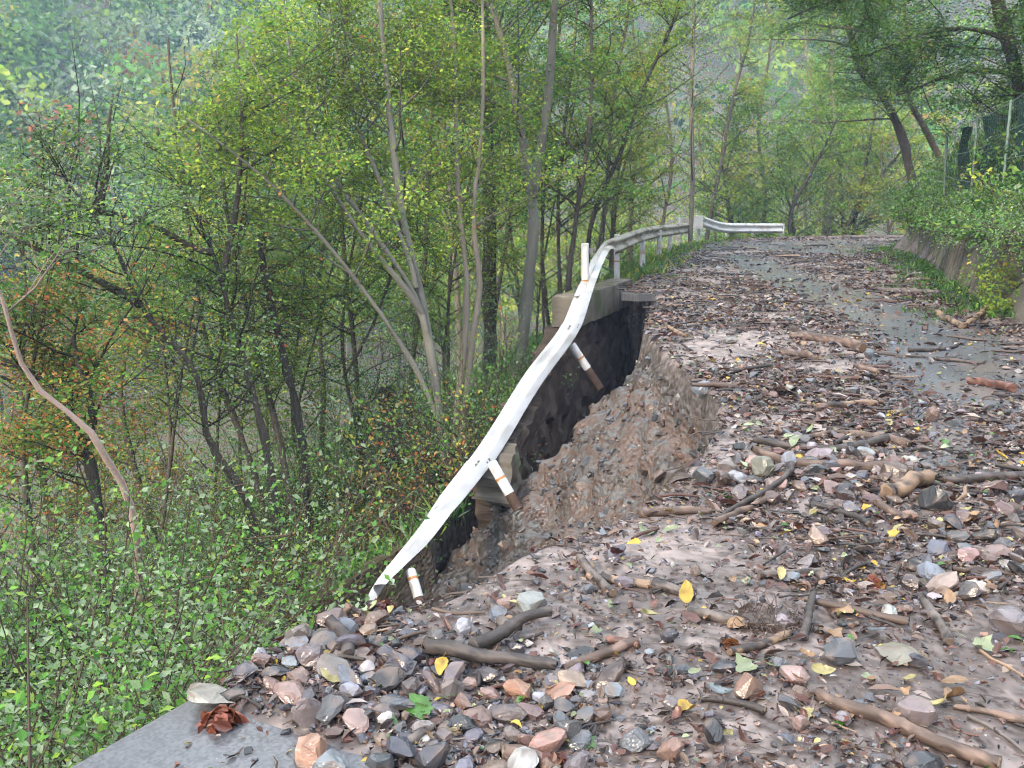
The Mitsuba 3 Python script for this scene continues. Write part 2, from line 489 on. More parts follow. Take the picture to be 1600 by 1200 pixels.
part('road', 'overhanging_slab', slab, 'asphalt_bsdf', label='broken asphalt edge overhanging the hollow')
# clean kerb strip at the near corner of the road
kc = np.array([(-1.55, 1.0), (-1.40, 2.35), (-1.0, 3.08), (-.9, 3.0), (-.62, 2.82), (-.3, 2.6), (-.3, 1.0)], float)
kerb = trimesh.creation.extrude_polygon(Polygon(kc), 0.35, engine='earcut')
kerb.apply_translation([0, 0, -0.342])
part('road', 'edge_slab', kerb, 'asphalt_bsdf', label='bare grey road edge free of rubble')

# haze: one closed box round everything
if HAZE:
    top = 230.0
    scene['haze'] = {'type': 'cube', 'to_world': T().translate([0, 200, (top - 60) / 2]).scale([470, 300, (top + 60) / 2]),
                     'bsdf': {'type': 'null'}, 'interior': {'type': 'ref', 'id': 'haze_air'}}
    labels['haze'] = {'kind': 'stuff', 'label': 'thin damp haze hanging in the valley air'}
else:
    del scene['camera']['medium'], scene['haze_air']


# ------------------------------------------------------------------ the broken retaining wall on the valley side
def wall_frame(y):
    a = at_param(LEFT, y)
    b = at_param(LEFT, y + .3)
    t = unit(b - a)
    return a, t, np.array([-t[1], t[0]])            # point, direction, outward normal


def strip_solid(y0, y1, lower, upper, off_in, off_out, n=40, m=12, rough=0.0, seed=0):
    """A wall piece following the road edge from y0 to y1, between the height functions lower and upper."""
    yy = np.linspace(y0, y1, n)
    rows = []
    prof = [(off_in, k / m) for k in range(m + 1)] + [(off_out, 1 - k / m) for k in range(m + 1)]
    for y in yy:
        a, t, nrm = wall_frame(y)
        lo, up = lower(y), upper(y)
        rows.append([[*(a + nrm * o), lo + (up - lo) * f] for o, f in prof])
    v = np.array(rows)
    k = len(prof)
    v = v.reshape(-1, 3)
    f = []
    for i in range(n - 1):
        for j in range(k):
            p0, p1 = i * k + j, i * k + (j + 1) % k
            f += [[p0, p0 + k, p1 + k], [p0, p1 + k, p1]]
    for j in range(m):
        f += [[j, j + 1, k - 2 - j], [j, k - 2 - j, k - 1 - j]]
        b = (n - 1) * k
        f += [[b + j, b + k - 2 - j, b + j + 1], [b + j, b + k - 1 - j, b + k - 2 - j]]
    if rough:
        d = np.stack([meshkit.fbm(v * 4.0, 3, seed + s_) - .5 for s_ in range(3)], -1)
        v = v + d * rough * 2
    return v, np.array(f)[:, ::-1]


w = thing('retaining_wall', 'undermined concrete retaining wall left standing behind the twisted guardrail', 'retaining wall')
part(w, 'coping', strip_solid(15.25, 18.6, lambda y: -.40, lambda y: .06, -.02, .38, 40, 8, .028, 3), 'concrete_bsdf', label='pale concrete coping with a squared end')
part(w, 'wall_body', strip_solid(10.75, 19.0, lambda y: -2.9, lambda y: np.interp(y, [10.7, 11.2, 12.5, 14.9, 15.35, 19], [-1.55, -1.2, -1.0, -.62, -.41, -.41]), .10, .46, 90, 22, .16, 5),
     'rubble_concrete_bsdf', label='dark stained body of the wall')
part(w, 'broken_end', strip_solid(10.45, 11.05, lambda y: np.interp(y, [10.4, 11.1], [-1.62, -1.75]), lambda y: np.interp(y, [10.4, 10.7, 11.1], [-1.40, -1.22, -1.14]), .0, .40, 14, 10, .13, 6), 'concrete_bsdf', label='pale freshly broken concrete end')
for k, (px, py, y, s) in enumerate([(838, 705, 10.6, .16), (770, 770, 9.9, .12), (842, 740, 10.3, .1)]):
    pass

# ------------------------------------------------------------------ guardrail
def catmull(vals, s, q):
    return CubicSpline(s, np.asarray(vals, float))(q)


def beam(center, wv, nrm, width=.30, depth=.065, thick=.006):
    """A two-wave guardrail beam: centre line (n,3), width vectors (n,3), face normals (n,3)."""
    u = np.array([-.5, -.47, -.40, -.33, -.26, -.19, -.12, -.05, 0.0, .05, .12, .19, .26, .33, .40, .47, .5])
    d = np.array([-.2, .05, .55, .95, 1.0, .8, .3, 0, -.05, 0, .3, .8, 1.0, .95, .55, .05, -.2])
    front = [(uu * width, dd * depth) for uu, dd in zip(u, d)]
    back = [(uu * width, dd * depth - thick) for uu, dd in zip(u[::-1], d[::-1])]
    prof = np.array(front + back)
    n, k = len(center), len(prof)
    v = center[:, None] + wv[:, None] * prof[None, :, :1] + nrm[:, None] * prof[None, :, 1:]
    v = v.reshape(-1, 3)
    f = []
    for i in range(n - 1):
        for j in range(k):
            p0, p1 = i * k + j, i * k + (j + 1) % k
            f += [[p0, p1, p1 + k], [p0, p1 + k, p0 + k]]
    h = len(front)
    for e in (0, (n - 1) * k):
        for j in range(h - 1):
            f += [[e + j, e + j + 1, e + k - 2 - j], [e + j, e + k - 2 - j, e + k - 1 - j]]
    return v, np.array(f)


# (pixel x, pixel y, depth, apparent width in pixels or None where the beam still stands upright)
RAILPTS = [(1076, 356, 30.5, None), (1046, 360, 27.5, None), (1010, 366, 23.2, None), (978, 377, 20.2, None), (957, 386, 18.6, 'tilt'), (942, 395, 17.5, 9), (926, 425, 16.4, 18), (907, 470, 15.2, 29), (888, 517, 14.2, 33),
           (843, 578, 13.0, 35), (799, 648, 11.8, 35), (744, 733, 10.4, 37), (703, 788, 9.6, 34), (685, 815, 9.2, 24), (646, 866, 8.6, 17), (607, 912, 8.1, 6), (592, 936, 7.85, 1.5)]
rc = np.array([P(a, b, y) for a, b, y, _ in RAILPTS])
rs = np.r_[0, np.cumsum(np.linalg.norm(np.diff(rc, axis=0), axis=1))]
rt = unit(CubicSpline(rs, rc)(rs, 1))
rw = []
for c_, t_, (a, b, y, wpx) in zip(rc, rt, RAILPTS):
    view = unit(c_ - EYE)
    if wpx is None:
        wvec = np.array([0, 0, 1.0])
    elif wpx == 'tilt':
        wvec = unit(np.array([-0.35, -.45, 0.75]))
    else:
        e1 = unit(np.cross(t_, view))
        if e1 @ np.array([-1, 0, .2]) < 0:
            e1 = -e1
        e2 = unit(np.cross(e1, t_))
        if e2 @ view < 0:
            e2 = -e2
        c0 = min(1.0, wpx * y / (FOC * .35))
        wvec = c0 * e1 + math.sqrt(1 - c0 * c0) * (e2 if wpx > 12 or y < 9.5 else e2)
    rw.append(wvec)
rw = np.array(rw)
nq = 150
qs = np.linspace(0, rs[-1], nq)
bc = CubicSpline(rs, rc)(qs)
bt = unit(CubicSpline(rs, rc)(qs, 1))
bw = np.stack([np.interp(qs, rs, rw[:, k]) for k in range(3)], -1)
bw = unit(bw - (bw * bt).sum(1, keepdims=True) * bt)
bn = unit(np.cross(bw, bt))
side = np.sign((bn * (EYE - bc)).sum(1))
if np.median(side) < 0:
    bn = -bn
g = thing('guardrail', 'twisted white guardrail hanging over the washed out road edge', 'guardrail')
# the beam comes in lengths lapped and bolted at the splices
def piece(s0, s1, lift=0.0):
    k = (qs >= s0 - 1e-6) & (qs <= s1 + 1e-6)
    return beam(bc[k] + bn[k] * lift, bw[k], bn[k])


s_spl = [rs[8], rs[11]]
part(g, 'beam', piece(0, s_spl[0] + .05), 'rail_bsdf', 40, label='grimy standing length of beam that twists over')
part(g, 'beam', piece(s_spl[0] - .16, s_spl[1] + .05, .012), 'rail_bsdf', 40, label='clean white fallen length of beam')
part(g, 'beam', piece(s_spl[1] - .16, rs[-1], .024), 'rail_bsdf', 40, label='folded tapering end of the fallen beam')
for ss, l in ((s_spl[0], .012), (s_spl[1], .024)):
    for dsx in (-.12, -.04):
        for du in (-.12, 0.0, .12):
            sx = ss + dsx + .01
            k = int(np.argmin(np.abs(qs - sx)))
            c0 = CubicSpline(rs, rc)(sx) + bw[k] * du + bn[k] * (l + (.0 if abs(du) < .1 else .012))
            part(g, 'bolt', tubes(np.array([c0, c0 + bn[k] * .022]), np.array([.016, .014]), 8), 'steel_bsdf')


def post(parent, base, top, r=.057, rust=0.0, ring=.62, label=None):
    base, top = np.asarray(base, float), np.asarray(top, float)
    d = top - base
    L_ = np.linalg.norm(d)
    d = d / L_
    mid = base + d * rust
    t_ = np.array([mid, top - d * .012, top])
    pk = part(parent, 'post', tubes(t_, np.array([r, r, r * .8]), 16), 'white_paint_bsdf', 40, label=label)
    if rust > 0:
        part(pk, 'rusty_foot', tubes(np.array([base, mid]), np.array([r * .96, r * .985]), 16), 'rust_bsdf', 40)
    c0 = base + d * (L_ * ring)
    part(pk, 'reflective_band', tubes(np.array([c0, c0 + d * .025]), np.array([r + .003, r + .003]), 16), 'orange_bsdf', 40)
    return pk


for px, pb, pt, y in [(915, 470, 380, 16.0), (964, 430, 366, 19.8), (1004, 412, 362, 22.6), (1030, 402, 359, 25.4), (1047, 396, 356, 27.8), (1062, 391, 340, 30.2)]:
    b = P(px, pb, y)
    post(g, b + np.array([0, 0, -.12]), P(px - (1 if y < 17 else 0), pt, y), .059 if y > 17 else .062, ring=.42)
for (x0, y0, d0), (x1, y1, d1), rust in [((938, 606, 14.0), (893, 538, 13.95), .45), ((817, 808, 10.0), (768, 722, 10.2), .42), ((657, 944, 8.05), (641, 890, 8.25), .18)]:
    b, t_ = P(x0, y0, d0), P(x1, y1, d1)
    post(g, b, t_, .055 if y0 < 850 else .043, rust=rust * np.linalg.norm(t_ - b), ring=.68, label='leaning post pulled out of the ground')
# bracket on the standing end post
b = P(921, 392, 16.05)
part(g, 'bracket', trimesh.creation.box(extents=[.10, .06, .08], transform=trimesh.transformations.translation_matrix(b)), 'steel_bsdf')

g2 = thing('guardrail', 'short level length of white guardrail with box end at the road bend', 'guardrail')
far = [(1098, 346, 33.0), (1112, 351, 33.8), (1135, 356, 35.0), (1160, 356.5, 35.8), (1190, 356.5, 36.4), (1222, 356.5, 36.9)]
fc = np.array([P(*k) for k in far])
fs_ = np.r_[0, np.cumsum(np.linalg.norm(np.diff(fc, axis=0), axis=1))]
fq = np.linspace(0, fs_[-1], 40)
fcc = CubicSpline(fs_, fc)(fq)
ft = unit(CubicSpline(fs_, fc)(fq, 1))
fw = np.tile([0, 0, 1.0], (40, 1))
fw = unit(fw - (fw * ft).sum(1, keepdims=True) * ft)
fn = unit(np.cross(fw, ft))
if (fn * (EYE - fcc)).sum() < 0:
    fn = -fn
part(g2, 'beam', beam(fcc, fw, fn, .34), 'white_paint_bsdf', 40)
hull = trimesh.creation.box(extents=[.34, .30, .40])
hull.apply_translation(P(1088.5, 347, 32.8))
part(g2, 'end_box', hull, 'white_paint_bsdf', label='square white box on the end of the beam')
hull = trimesh.creation.box(extents=[.05, .16, .36])
hull.apply_translation(P(1223.5, 357, 36.95))
part(g2, 'end_plate', hull, 'white_paint_bsdf')
for px, y in [(1093, 33.0), (1137, 35.2), (1180, 36.3), (1221, 37.05)]:
    t_ = P(px, 352, y)
    t_ = t_ + np.array([0, .12, 0])
    part(g2, 'post', tubes(np.array([[t_[0], t_[1], -.3], t_]), np.array([.057, .057]), 12), 'white_paint_bsdf', 40)

# ------------------------------------------------------------------ concrete wall under the hill, with its board marks
# roots hanging from the broken lip
rng = np.random.default_rng(61)
for k in range(12):
    i_ = rng.integers(8, len(RIM) - 4)
    a = RIM[i_] + (RIM[i_ + 1] - RIM[i_]) * rng.uniform()
    d0 = np.array([-.75, rng.normal() * .4 - .1, -.1])
    B = branch_out(rng, np.array([[*a, -.03]]), unit(d0)[None], np.array([rng.uniform(.25, .6)]), 9, .22, -.16)
    v, f = tubes(B, np.linspace(rng.uniform(.005, .010), .002, 9)[None], 5)
    key = thing('hanging_root', 'thin dark root hanging from the broken lip of the bank', 'root', 'roots hanging from the broken lip')
    put(key, (v, f), 'stick_bsdf', True, color=vary(v, (.05, .036, .03), amount=.4, scale=20))
w = thing('retaining_wall', 'stained board-marked concrete wall holding the hill beside the road', 'retaining wall')
line = arc(RIGHT[2:9], 170)
rng = np.random.default_rng(5)
tan_ = unit(np.gradient(line, axis=0))
nr = np.stack([-tan_[:, 1], tan_[:, 0]], -1)                     # towards the road
for k in range(len(line) - 1):
    if not (9 < line[k][1] < 33):
        continue
    off = rng.uniform(-.006, .006)
    a, b = line[k], line[k + 1]
    h = 1.05 + .02 * rng.uniform(-1, 1)
    lean = .22
    lo_a, lo_b = a + nr[k] * (.05 + off), b + nr[k + 1] * (.05 + off)
    up_a, up_b = a - nr[k] * (lean - off), b - nr[k + 1] * (lean - off)
    bk_a, bk_b = a - nr[k] * .6, b - nr[k + 1] * .6
    v = np.array([[*lo_a, -.2], [*lo_b, -.2], [*up_b, h], [*up_a, h], [*bk_a, -.2], [*bk_b, -.2], [*bk_b, h], [*bk_a, h]])
    f = np.array([[0, 1, 2], [0, 2, 3], [3, 2, 6], [3, 6, 7], [4, 7, 6], [4, 6, 5], [0, 4, 5], [0, 5, 1], [0, 3, 7], [0, 7, 4], [1, 5, 6], [1, 6, 2]])[:, ::-1]
    part(w, 'board_marked_panel', (v, f), 'concrete_bsdf')

# ------------------------------------------------------------------ green fence above that wall
fz = thing('mesh_fence', 'dark green netting fence with pale posts on the bank above the concrete wall', 'fence')
fps = [(1476, 285, 205, 19.0), (1518, 300, 182, 17.4), (1570, 262, 157, 15.6), (1630, 250, 110, 14.0)]
tops, bots = [], []
for px, pb, pt, y in fps:
    b, t_ = P(px, pb, y), P(px + (10 if y < 18 else 4), pt, y)
    b = b - (t_ - b) * .5
    tops.append(t_)
    bots.append(b)
    part(fz, 'post', tubes(np.array([b, t_]), np.array([.022, .022]), 8), 'post_green_bsdf', 40)
for i in range(len(fps) - 1):
    a0, a1, b0, b1 = bots[i], tops[i], bots[i + 1], tops[i + 1]
    v, f, r_ = [], [], []
    lines = []
    for k in range(24):
        for sgn in (0, 1):
            u0, u1 = (k - 6) / 18, (k - 6) / 18 + .34
            if sgn:
                u0, u1 = u1, u0
            t0, t1 = 0.0, 1.0
            du = u1 - u0
            if du > 0:
                t0, t1 = max(t0, -u0 / du), min(t1, (1 - u0) / du)
            else:
                t0, t1 = max(t0, (1 - u0) / du), min(t1, -u0 / du)
            if t1 - t0 < .05:
                continue
            pts = []
            for t_ in (t0, t1):
                u = u0 + du * t_
                lo, hi = a0 + (b0 - a0) * u, a1 + (b1 - a1) * u
                pts.append(lo + (hi - lo) * t_)
            lines.append(pts)
    part(fz, 'netting', tubes(np.array(lines), np.full((len(lines), 2), .0028), 3, False), 'net_bsdf', stuff=True)
    for hgt in (.42, .7, .98):
        p0, p1 = a0 + (a1 - a0) * hgt, b0 + (b1 - b0) * hgt
        sag = (p0 + p1) / 2 - np.array([0, 0, .02])
        part(fz, 'wire', tubes(np.array([p0, sag, p1]), np.full(3, .006), 5), 'post_green_bsdf')


def cloth(c0, c1, zlo, zhi, seed):
    n, m_ = 12, 14
    u, t_ = np.meshgrid(np.linspace(0, 1, n), np.linspace(0, 1, m_))
    base = c0[None] + (c1 - c0)[None] * u.reshape(-1, 1)
    v = base.copy()
    v[:, 2] = zlo + (zhi - zlo) * t_.ravel()
    nrm = unit(np.cross(c1 - c0, [0, 0, 1]))
    v = v + nrm * ((meshkit.fbm(v * 2.5, 2, seed) - .5) * .22)[:, None]
    i, j = np.meshgrid(np.arange(m_ - 1), np.arange(n - 1), indexing='ij')
    a = (i * n + j).ravel()
    f = np.vstack([np.stack([a, a + 1, a + n + 1], -1), np.stack([a, a + n + 1, a + n], -1)])
    return v, f


for k, (x0, x1, yt, yb, d0, d1) in enumerate([(1496, 1514, 200, 262, 18.4, 17.8), (1530, 1548, 182, 292, 17.2, 16.6), (1582, 1604, 158, 262, 15.4, 14.8)]):
    c0, c1 = P(x0, yb, d0), P(x1, yb, d1)
    part(fz, 'shade_cloth', cloth(c0 + np.array([.03, .06, 0]), c1 + np.array([.03, .06, 0]), c0[2] - .4, P(x0, yt, d0)[2], 30 + k), 'net_bsdf', True)

# ------------------------------------------------------------------ trees: limbs, twigs and leaves
PAL = {'bright': [(.172, .268, .036), (.208, .290, .046), (.138, .238, .034), (.240, .280, .055)],
       'green': [(.070, .165, .036), (.092, .195, .042), (.056, .138, .034), (.130, .205, .048)],
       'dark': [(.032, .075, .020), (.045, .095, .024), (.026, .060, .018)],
       'yellow': [(.260, .235, .045), (.200, .210, .045), (.300, .220, .050)],
       'rust': [(.300, .105, .040), (.240, .085, .040), (.340, .170, .080), (.200, .150, .060)],
       'pale': [(.135, .190, .115), (.170, .225, .150), (.100, .155, .080)]}


def palette(rng, n, mixture):
    names = list(mixture)
    w = np.array([mixture[k] for k in names], float)
    pick = rng.choice(len(names), n, p=w / w.sum())
    out = np.zeros((n, 3))
    for i, k in enumerate(names):
        m = pick == i
        pal = np.array(PAL[k])
        out[m] = pal[rng.integers(0, len(pal), m.sum())]
    return np.clip(1.45 * out * rng.uniform(.75, 1.25, (n, 1)), 0, .5)


def leaf_mesh(c, n, size, col, rng, fine=False, width=.62):
    """Small folded leaves: a diamond of two faces, or a six-cornered blade of four."""
    N = len(c)
    r = unit(rng.normal(size=(N, 3)))
    t = unit(r - (r * n).sum(1, keepdims=True) * n)
    b = np.cross(n, t)
    s = size[:, None]
    w = width * s * rng.uniform(.75, 1.2, (N, 1))
    fold = n * s * rng.uniform(.02, .16, (N, 1))
    if not fine:
        v = np.stack([c - t * s * .5, c + b * w * .5 - t * s * .08 + fold, c + t * s * .5, c - b * w * .5 - t * s * .08 + fold], 1)
        f = np.array([[0, 1, 2], [0, 2, 3]])
    else:
        v = np.stack([c - t * s * .5, c + b * w * .42 - t * s * .22 + fold, c + b * w * .40 + t * s * .16 + fold, c + t * s * .55 - n * s * .08,
                      c - b * w * .40 + t * s * .16 + fold, c - b * w * .42 - t * s * .22 + fold], 1)
        f = np.array([[0, 1, 2], [0, 2, 3], [0, 3, 4], [0, 4, 5]])
    k = v.shape[1]
    F_ = (f[None] + (np.arange(N) * k)[:, None, None]).reshape(-1, 3)
    return v.reshape(-1, 3), F_, np.repeat(col, k, 0)


def grow(rng, stems, n1=26, len1=2.2, t0=.35, spread=.85, up=.35, lift1=.03, n2=7, len2=.8, leaves=26, size=.075, flat=.68, jitter=.11, twig_r=.006):
    """Limbs from each stem, twigs from each limb, leaf places along the twigs."""
    l1, r1, lens = [], [], []
    st_list = []
    for pts, rad in stems:
        sp, sr = spline(pts, rad, 22)
        st_list.append((sp, sr))
        L_ = np.linalg.norm(np.diff(sp, axis=0), axis=1).sum()
        m = max(3, int(n1 * 1.25 * min(1.3, L_ / 7)))
        t = np.sort(rng.uniform(t0, 1, m))
        k = np.minimum((t * 21).astype(int), 20)
        fr = (t * 21 - k)[:, None]
        st = sp[k] * (1 - fr) + sp[k + 1] * fr
        tan = unit(sp[k + 1] - sp[k])
        az = unit(rng.normal(size=(m, 3)))
        perp = unit(az - (az * tan).sum(1, keepdims=True) * tan)
        d = unit(tan * (1 - spread) + perp * spread + np.array([0, 0, up]))
        ln = len1 * (1 - .55 * (t - t0) / (1 - t0)) * rng.uniform(.55, 1.25, m)
        l1.append(branch_out(rng, st, d, ln, 7, .13, lift1))
        rb = np.minimum(sr[k] * .5, ln * .0075 + .003)
        r1.append(rb[:, None] * np.linspace(1, .3, 7)[None])
        lens.append(ln)
    B1, R1, LN = np.vstack(l1), np.vstack(r1), np.concatenate(lens)
    m = len(B1)
    t = rng.uniform(.22, 1.0, (m, n2))
    k = np.minimum((t * 6).astype(int), 5)
    fr = (t * 6 - k)[..., None]
    ii = np.arange(m)[:, None]
    st = B1[ii, k] * (1 - fr) + B1[ii, k + 1] * fr
    tan = unit(B1[ii, k + 1] - B1[ii, k])
    az = unit(rng.normal(size=(m, n2, 3)) * np.array([1, 1, .45]))
    perp = unit(az - (az * tan).sum(-1, keepdims=True) * tan)
    d = unit(tan * .55 + perp * .75 + np.array([0, 0, .08])).reshape(-1, 3)
    ln = (len2 * rng.uniform(.4, 1.3, (m, n2)) * np.clip(LN[:, None] / len1, .4, 1.2)).reshape(-1)
    B2 = branch_out(rng, st.reshape(-1, 3), d, ln, 5, .16, -.02)
    R2 = np.linspace(1, .35, 5)[None] * (twig_r * rng.uniform(.5, 1, len(B2)))[:, None]
    t = rng.uniform(.1, 1.0, (len(B2), leaves))
    k = np.minimum((t * 4).astype(int), 3)
    fr = (t * 4 - k)[..., None]
    ii = np.arange(len(B2))[:, None]
    c = (B2[ii, k] * (1 - fr) + B2[ii, k + 1] * fr).reshape(-1, 3)
    keep = rng.uniform(size=len(c)) < np.repeat(rng.uniform(.25, 1.1, len(B2)), leaves)        # some twigs are half bare
    c = c[keep]
    c = c + rng.normal(size=c.shape) * np.array([1, 1, .38]) * jitter
    nrm = unit(rng.normal(size=c.shape) * (1 - flat) + np.array([0, 0, flat]))
    sz = size * rng.uniform(.6, 1.25, len(c))
    return st_list, (B1, R1), (B2, R2), c, nrm, sz


def off_road(c):
    """True where foliage may hang: not in the open air low above the road."""
    on = (polyline_sd(c[:, :2], LEFT) < -.25) & (polyline_sd(c[:, :2], RIGHT, -1) < -.6)
    return ~(on & (c[:, 2] < 3.3)) & ~((c[:, 1] < 6.0) & (c[:, 0] > -2.2))


def crown_top(c):
    u = c[:, 0] / np.maximum(c[:, 1], 1)
    k = np.interp(u, [-.46, -.34, -.24, -.17], [.06, .09, .15, .232])            # the outer trees are lower
    return np.interp(u, [-.30, -.14], [1.6, 2.6]) + k * c[:, 1] + 1.6 * (meshkit.noise(c * .7, 9) - .5)


DENSE = 2.75


def tree(name, label, stems, seed, leafmix, bark=(.16, .14, .12), group=None, category='tree', fine=False, pieces=1, mute=1.0, **kw):
    rng = np.random.default_rng(seed)
    key = thing(name, label, category, group)
    kw['leaves'] = int(kw.get('leaves', 26) * DENSE * (.6 if leafmix is MIX_L else 1))
    kw.setdefault('jitter', .16)
    kw['size'] = kw.get('size', .075) * (.68 if leafmix is MIX_L else .75)
    rooted = []
    for sp, sr in stems:
        gz = land(sp[:1, :2])[0]
        if 0 < sp[0, 2] - gz < 4.5 and (sp[1, 2] > sp[0, 2]) and not any(np.linalg.norm(sp[0] - q, axis=1).min() < .35 for q, _ in rooted):
            d = sp[0] - sp[1]
            foot = sp[0] + np.array([d[0] * .25, d[1] * .25, 0])
            gz = land(foot[None, :2])[0]
            sp = np.vstack([[foot[0], foot[1], gz - .2], sp])
            sr = np.r_[sr[0] * 1.15, sr]
        rooted.append((sp, sr))
    cut = []
    for sp, sr in rooted:                                        # nothing bare sticks out above the crown
        sp2, sr2 = spline(sp, sr, 26)
        over = np.where(sp2[:, 2] > crown_top(sp2) + .25)[0]
        k = max(6, over[0]) if len(over) else 26
        cut.append((sp2[:k], sr2[:k] * (np.linspace(1, .35, k) if k < 26 else 1)))
    stems = cut
    st, (B1, R1), (B2, R2), c, nrm, sz = grow(rng, stems, **kw)
    for k, (sp, sr) in enumerate(st):
        wob = (meshkit.fbm(np.c_[sp[:, 2] * 3, sp[:, 0] * 3, np.full(len(sp), seed)], 2, seed) - .5)[:, None] * sr[:, None] * .8
        v, f = tubes(sp + wob * np.array([1, .6, 0]), sr * (1 + .12 * rng.normal(size=len(sr))), 9)
        part(key, 'trunk', (v, f), 'bark_bsdf', True, color=vary(v, bark, amount=.5, scale=7, seed=seed))
    ok = off_road(B1.mean(1)) & off_road(B1[:, -1]) & (B1.mean(1)[:, 2] < crown_top(B1.mean(1)))
    ok2 = off_road(B2.mean(1)) & (B2.mean(1)[:, 2] < crown_top(B2.mean(1)))
    v, f = cat([tubes(B1[ok][:, [0, 1, 2, 4, 6]], R1[ok][:, [0, 1, 2, 4, 6]], 4, False), tubes(B2[ok2][:, [0, 2, 4]], R2[ok2][:, [0, 2, 4]], 3, False)])
    part(key, 'branches', (v, f), 'bark_bsdf', True, color=vary(v, np.array(bark) * .6, amount=.4, scale=4, seed=seed), stuff=True)
    m = off_road(c) & (c[:, 2] < crown_top(c))
    c, nrm, sz = c[m], nrm[m], sz[m]
    # clumps of a shade of their own: younger and older leaves
    tone = np.clip(.70 + 1.9 * (meshkit.fbm(c * 1.3, 3, seed + 5) - .40), .4, 1.7)[:, None]
    v, f, col = leaf_mesh(c, nrm, sz, np.clip(palette(rng, len(c), leafmix) * tone * mute, 0, .5), rng, fine)
    part(key, 'crown', (v, f), 'leaf_bsdf', False, color=col, stuff=True)
    return key


def line(pts, y, r0, r1, dy=0.0):
    """A stem through photograph pixels at depth y (dy: how far its top leans away)."""
    n = len(pts)
    p = np.array([P(a, b, y + dy * k / (n - 1)) for k, (a, b) in enumerate(pts)])
    return p, np.linspace(r0, r1, n)


MIX_B = {'bright': .66, 'green': .29, 'yellow': .04, 'rust': .01}
MIX_G = {'green': .6, 'bright': .25, 'dark': .12, 'yellow': .03}
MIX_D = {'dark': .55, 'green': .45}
MIX_Y = {'yellow': .22, 'bright': .50, 'green': .21, 'rust': .07}
MIX_L = {'pale': .5, 'green': .4, 'bright': .1}
GREY, BROWN, DARK, PALE = (.13, .115, .095), (.070, .058, .048), (.036, .031, .027), (.20, .175, .15)

# --- trees one can tell apart on the valley side
tree('tree', 'smooth grey-brown tree forking into two upright stems behind the fallen guardrail', [
    line([(800, 700), (805, 610), (815, 540), (826, 440), (834, 330), (829, 290), (812, 200), (795, 100), (765, 0), (735, -130)], 17.0, .125, .04, .6),
    line([(832, 310), (848, 210), (862, 100), (868, 0), (875, -120), (880, -200)], 17.0, .085, .03, -.5)], 11, MIX_G, (.135, .130, .112), n1=20, t0=.58, len1=2.4, leaves=24, size=.085)
tree('tree', 'pale many-stemmed tree fanning out beside the middle of the fallen guardrail', [
    line([(700, 740), (690, 660), (675, 560), (655, 460), (630, 340), (612, 200), (600, 80), (585, -80)], 14.0, .085, .026, .5),
    line([(660, 490), (600, 410), (540, 330), (480, 235), (430, 160), (370, 50), (330, -40)], 14.0, .045, .016, -1.2),
    line([(693, 690), (640, 560), (565, 450), (470, 335), (385, 255), (290, 185)], 14.0, .038, .012, -1.6),
    line([(668, 520), (610, 400), (548, 315), (500, 240), (465, 150), (445, 20), (435, -80)], 14.0, .04, .014, .8),
    line([(650, 450), (600, 300), (560, 200), (520, 60), (500, -80)], 14.1, .04, .014, 1.2)], 12, MIX_B, (.165, .160, .140), n1=22, t0=.45, len1=1.9, leaves=22, size=.082, up=.5)
tree('tree', 'thin wavy pale twin stems just behind the many-stemmed tree', [
    line([(720, 700), (727, 640), (740, 520), (750, 440), (742, 380), (748, 250), (755, 100), (750, -80)], 15.2, .055, .02),
    line([(712, 700), (722, 580), (730, 470), (718, 330), (712, 150), (702, -20)], 15.2, .06, .02)], 13, MIX_B, PALE, n1=14, t0=.45, len1=1.6, leaves=24, size=.08)
tree('tree', 'dark crooked tree leaning out over the valley from the shrubby slope', [
    line([(398, 830), (391, 803), (373, 757), (327, 692), (315, 617), (295, 565), (251, 517), (215, 470), (188, 400), (146, 335), (95, 270), (45, 175), (0, 70), (-40, -40)], 12.0, .075, .022, -1.0),
    line([(146, 335), (165, 270), (172, 180), (195, 60), (215, -60)], 11.5, .05, .02, .6),
    line([(330, 395), (270, 370), (210, 340), (150, 330), (60, 290), (-40, 270)], 12.3, .045, .016, -1),
    line([(220, 478), (140, 430), (60, 390), (-30, 350)], 11.6, .05, .018, -.8)], 14, MIX_L, (.055, .047, .040), n1=26, t0=.42, len1=1.8, leaves=26, size=.078)
tree('tree', 'tall dark tree with a slanting trunk next to the crooked leaning one', [
    line([(428, 770), (405, 650), (390, 590), (368, 520), (350, 455), (332, 395), (300, 325), (265, 240), (225, 160), (190, 60), (170, -60)], 12.6, .070, .022, .4),
    line([(345, 440), (372, 300), (378, 180), (370, 60), (365, -70)], 12.6, .05, .02, .8)], 15, MIX_L, (.055, .047, .040), n1=26, t0=.42, len1=2.0, leaves=22, size=.078)
tree('tree', 'dark dead-topped trunk tangled with drooping twigs', [
    line([(478, 760), (470, 680), (452, 590), (430, 500), (412, 420), (405, 370)], 13.2, .068, .035)], 16, {'green': .5, 'rust': .2, 'bright': .3}, DARK, n1=30, t0=.7, len1=1.1, leaves=8, size=.07, lift1=-.14, up=.1)
tree('tree', 'slim dark sapling rising between the slanting and dead-topped trunks', [
    line([(408, 780), (360, 640), (330, 560), (305, 440), (292, 330), (275, 200), (262, 60)], 13.6, .05, .015, .6),
    line([(448, 745), (425, 640), (400, 540), (372, 430), (350, 300), (342, 150)], 13.9, .05, .016, .9)], 17, MIX_B, BROWN, n1=14, t0=.35, len1=1.5, leaves=20, size=.078)
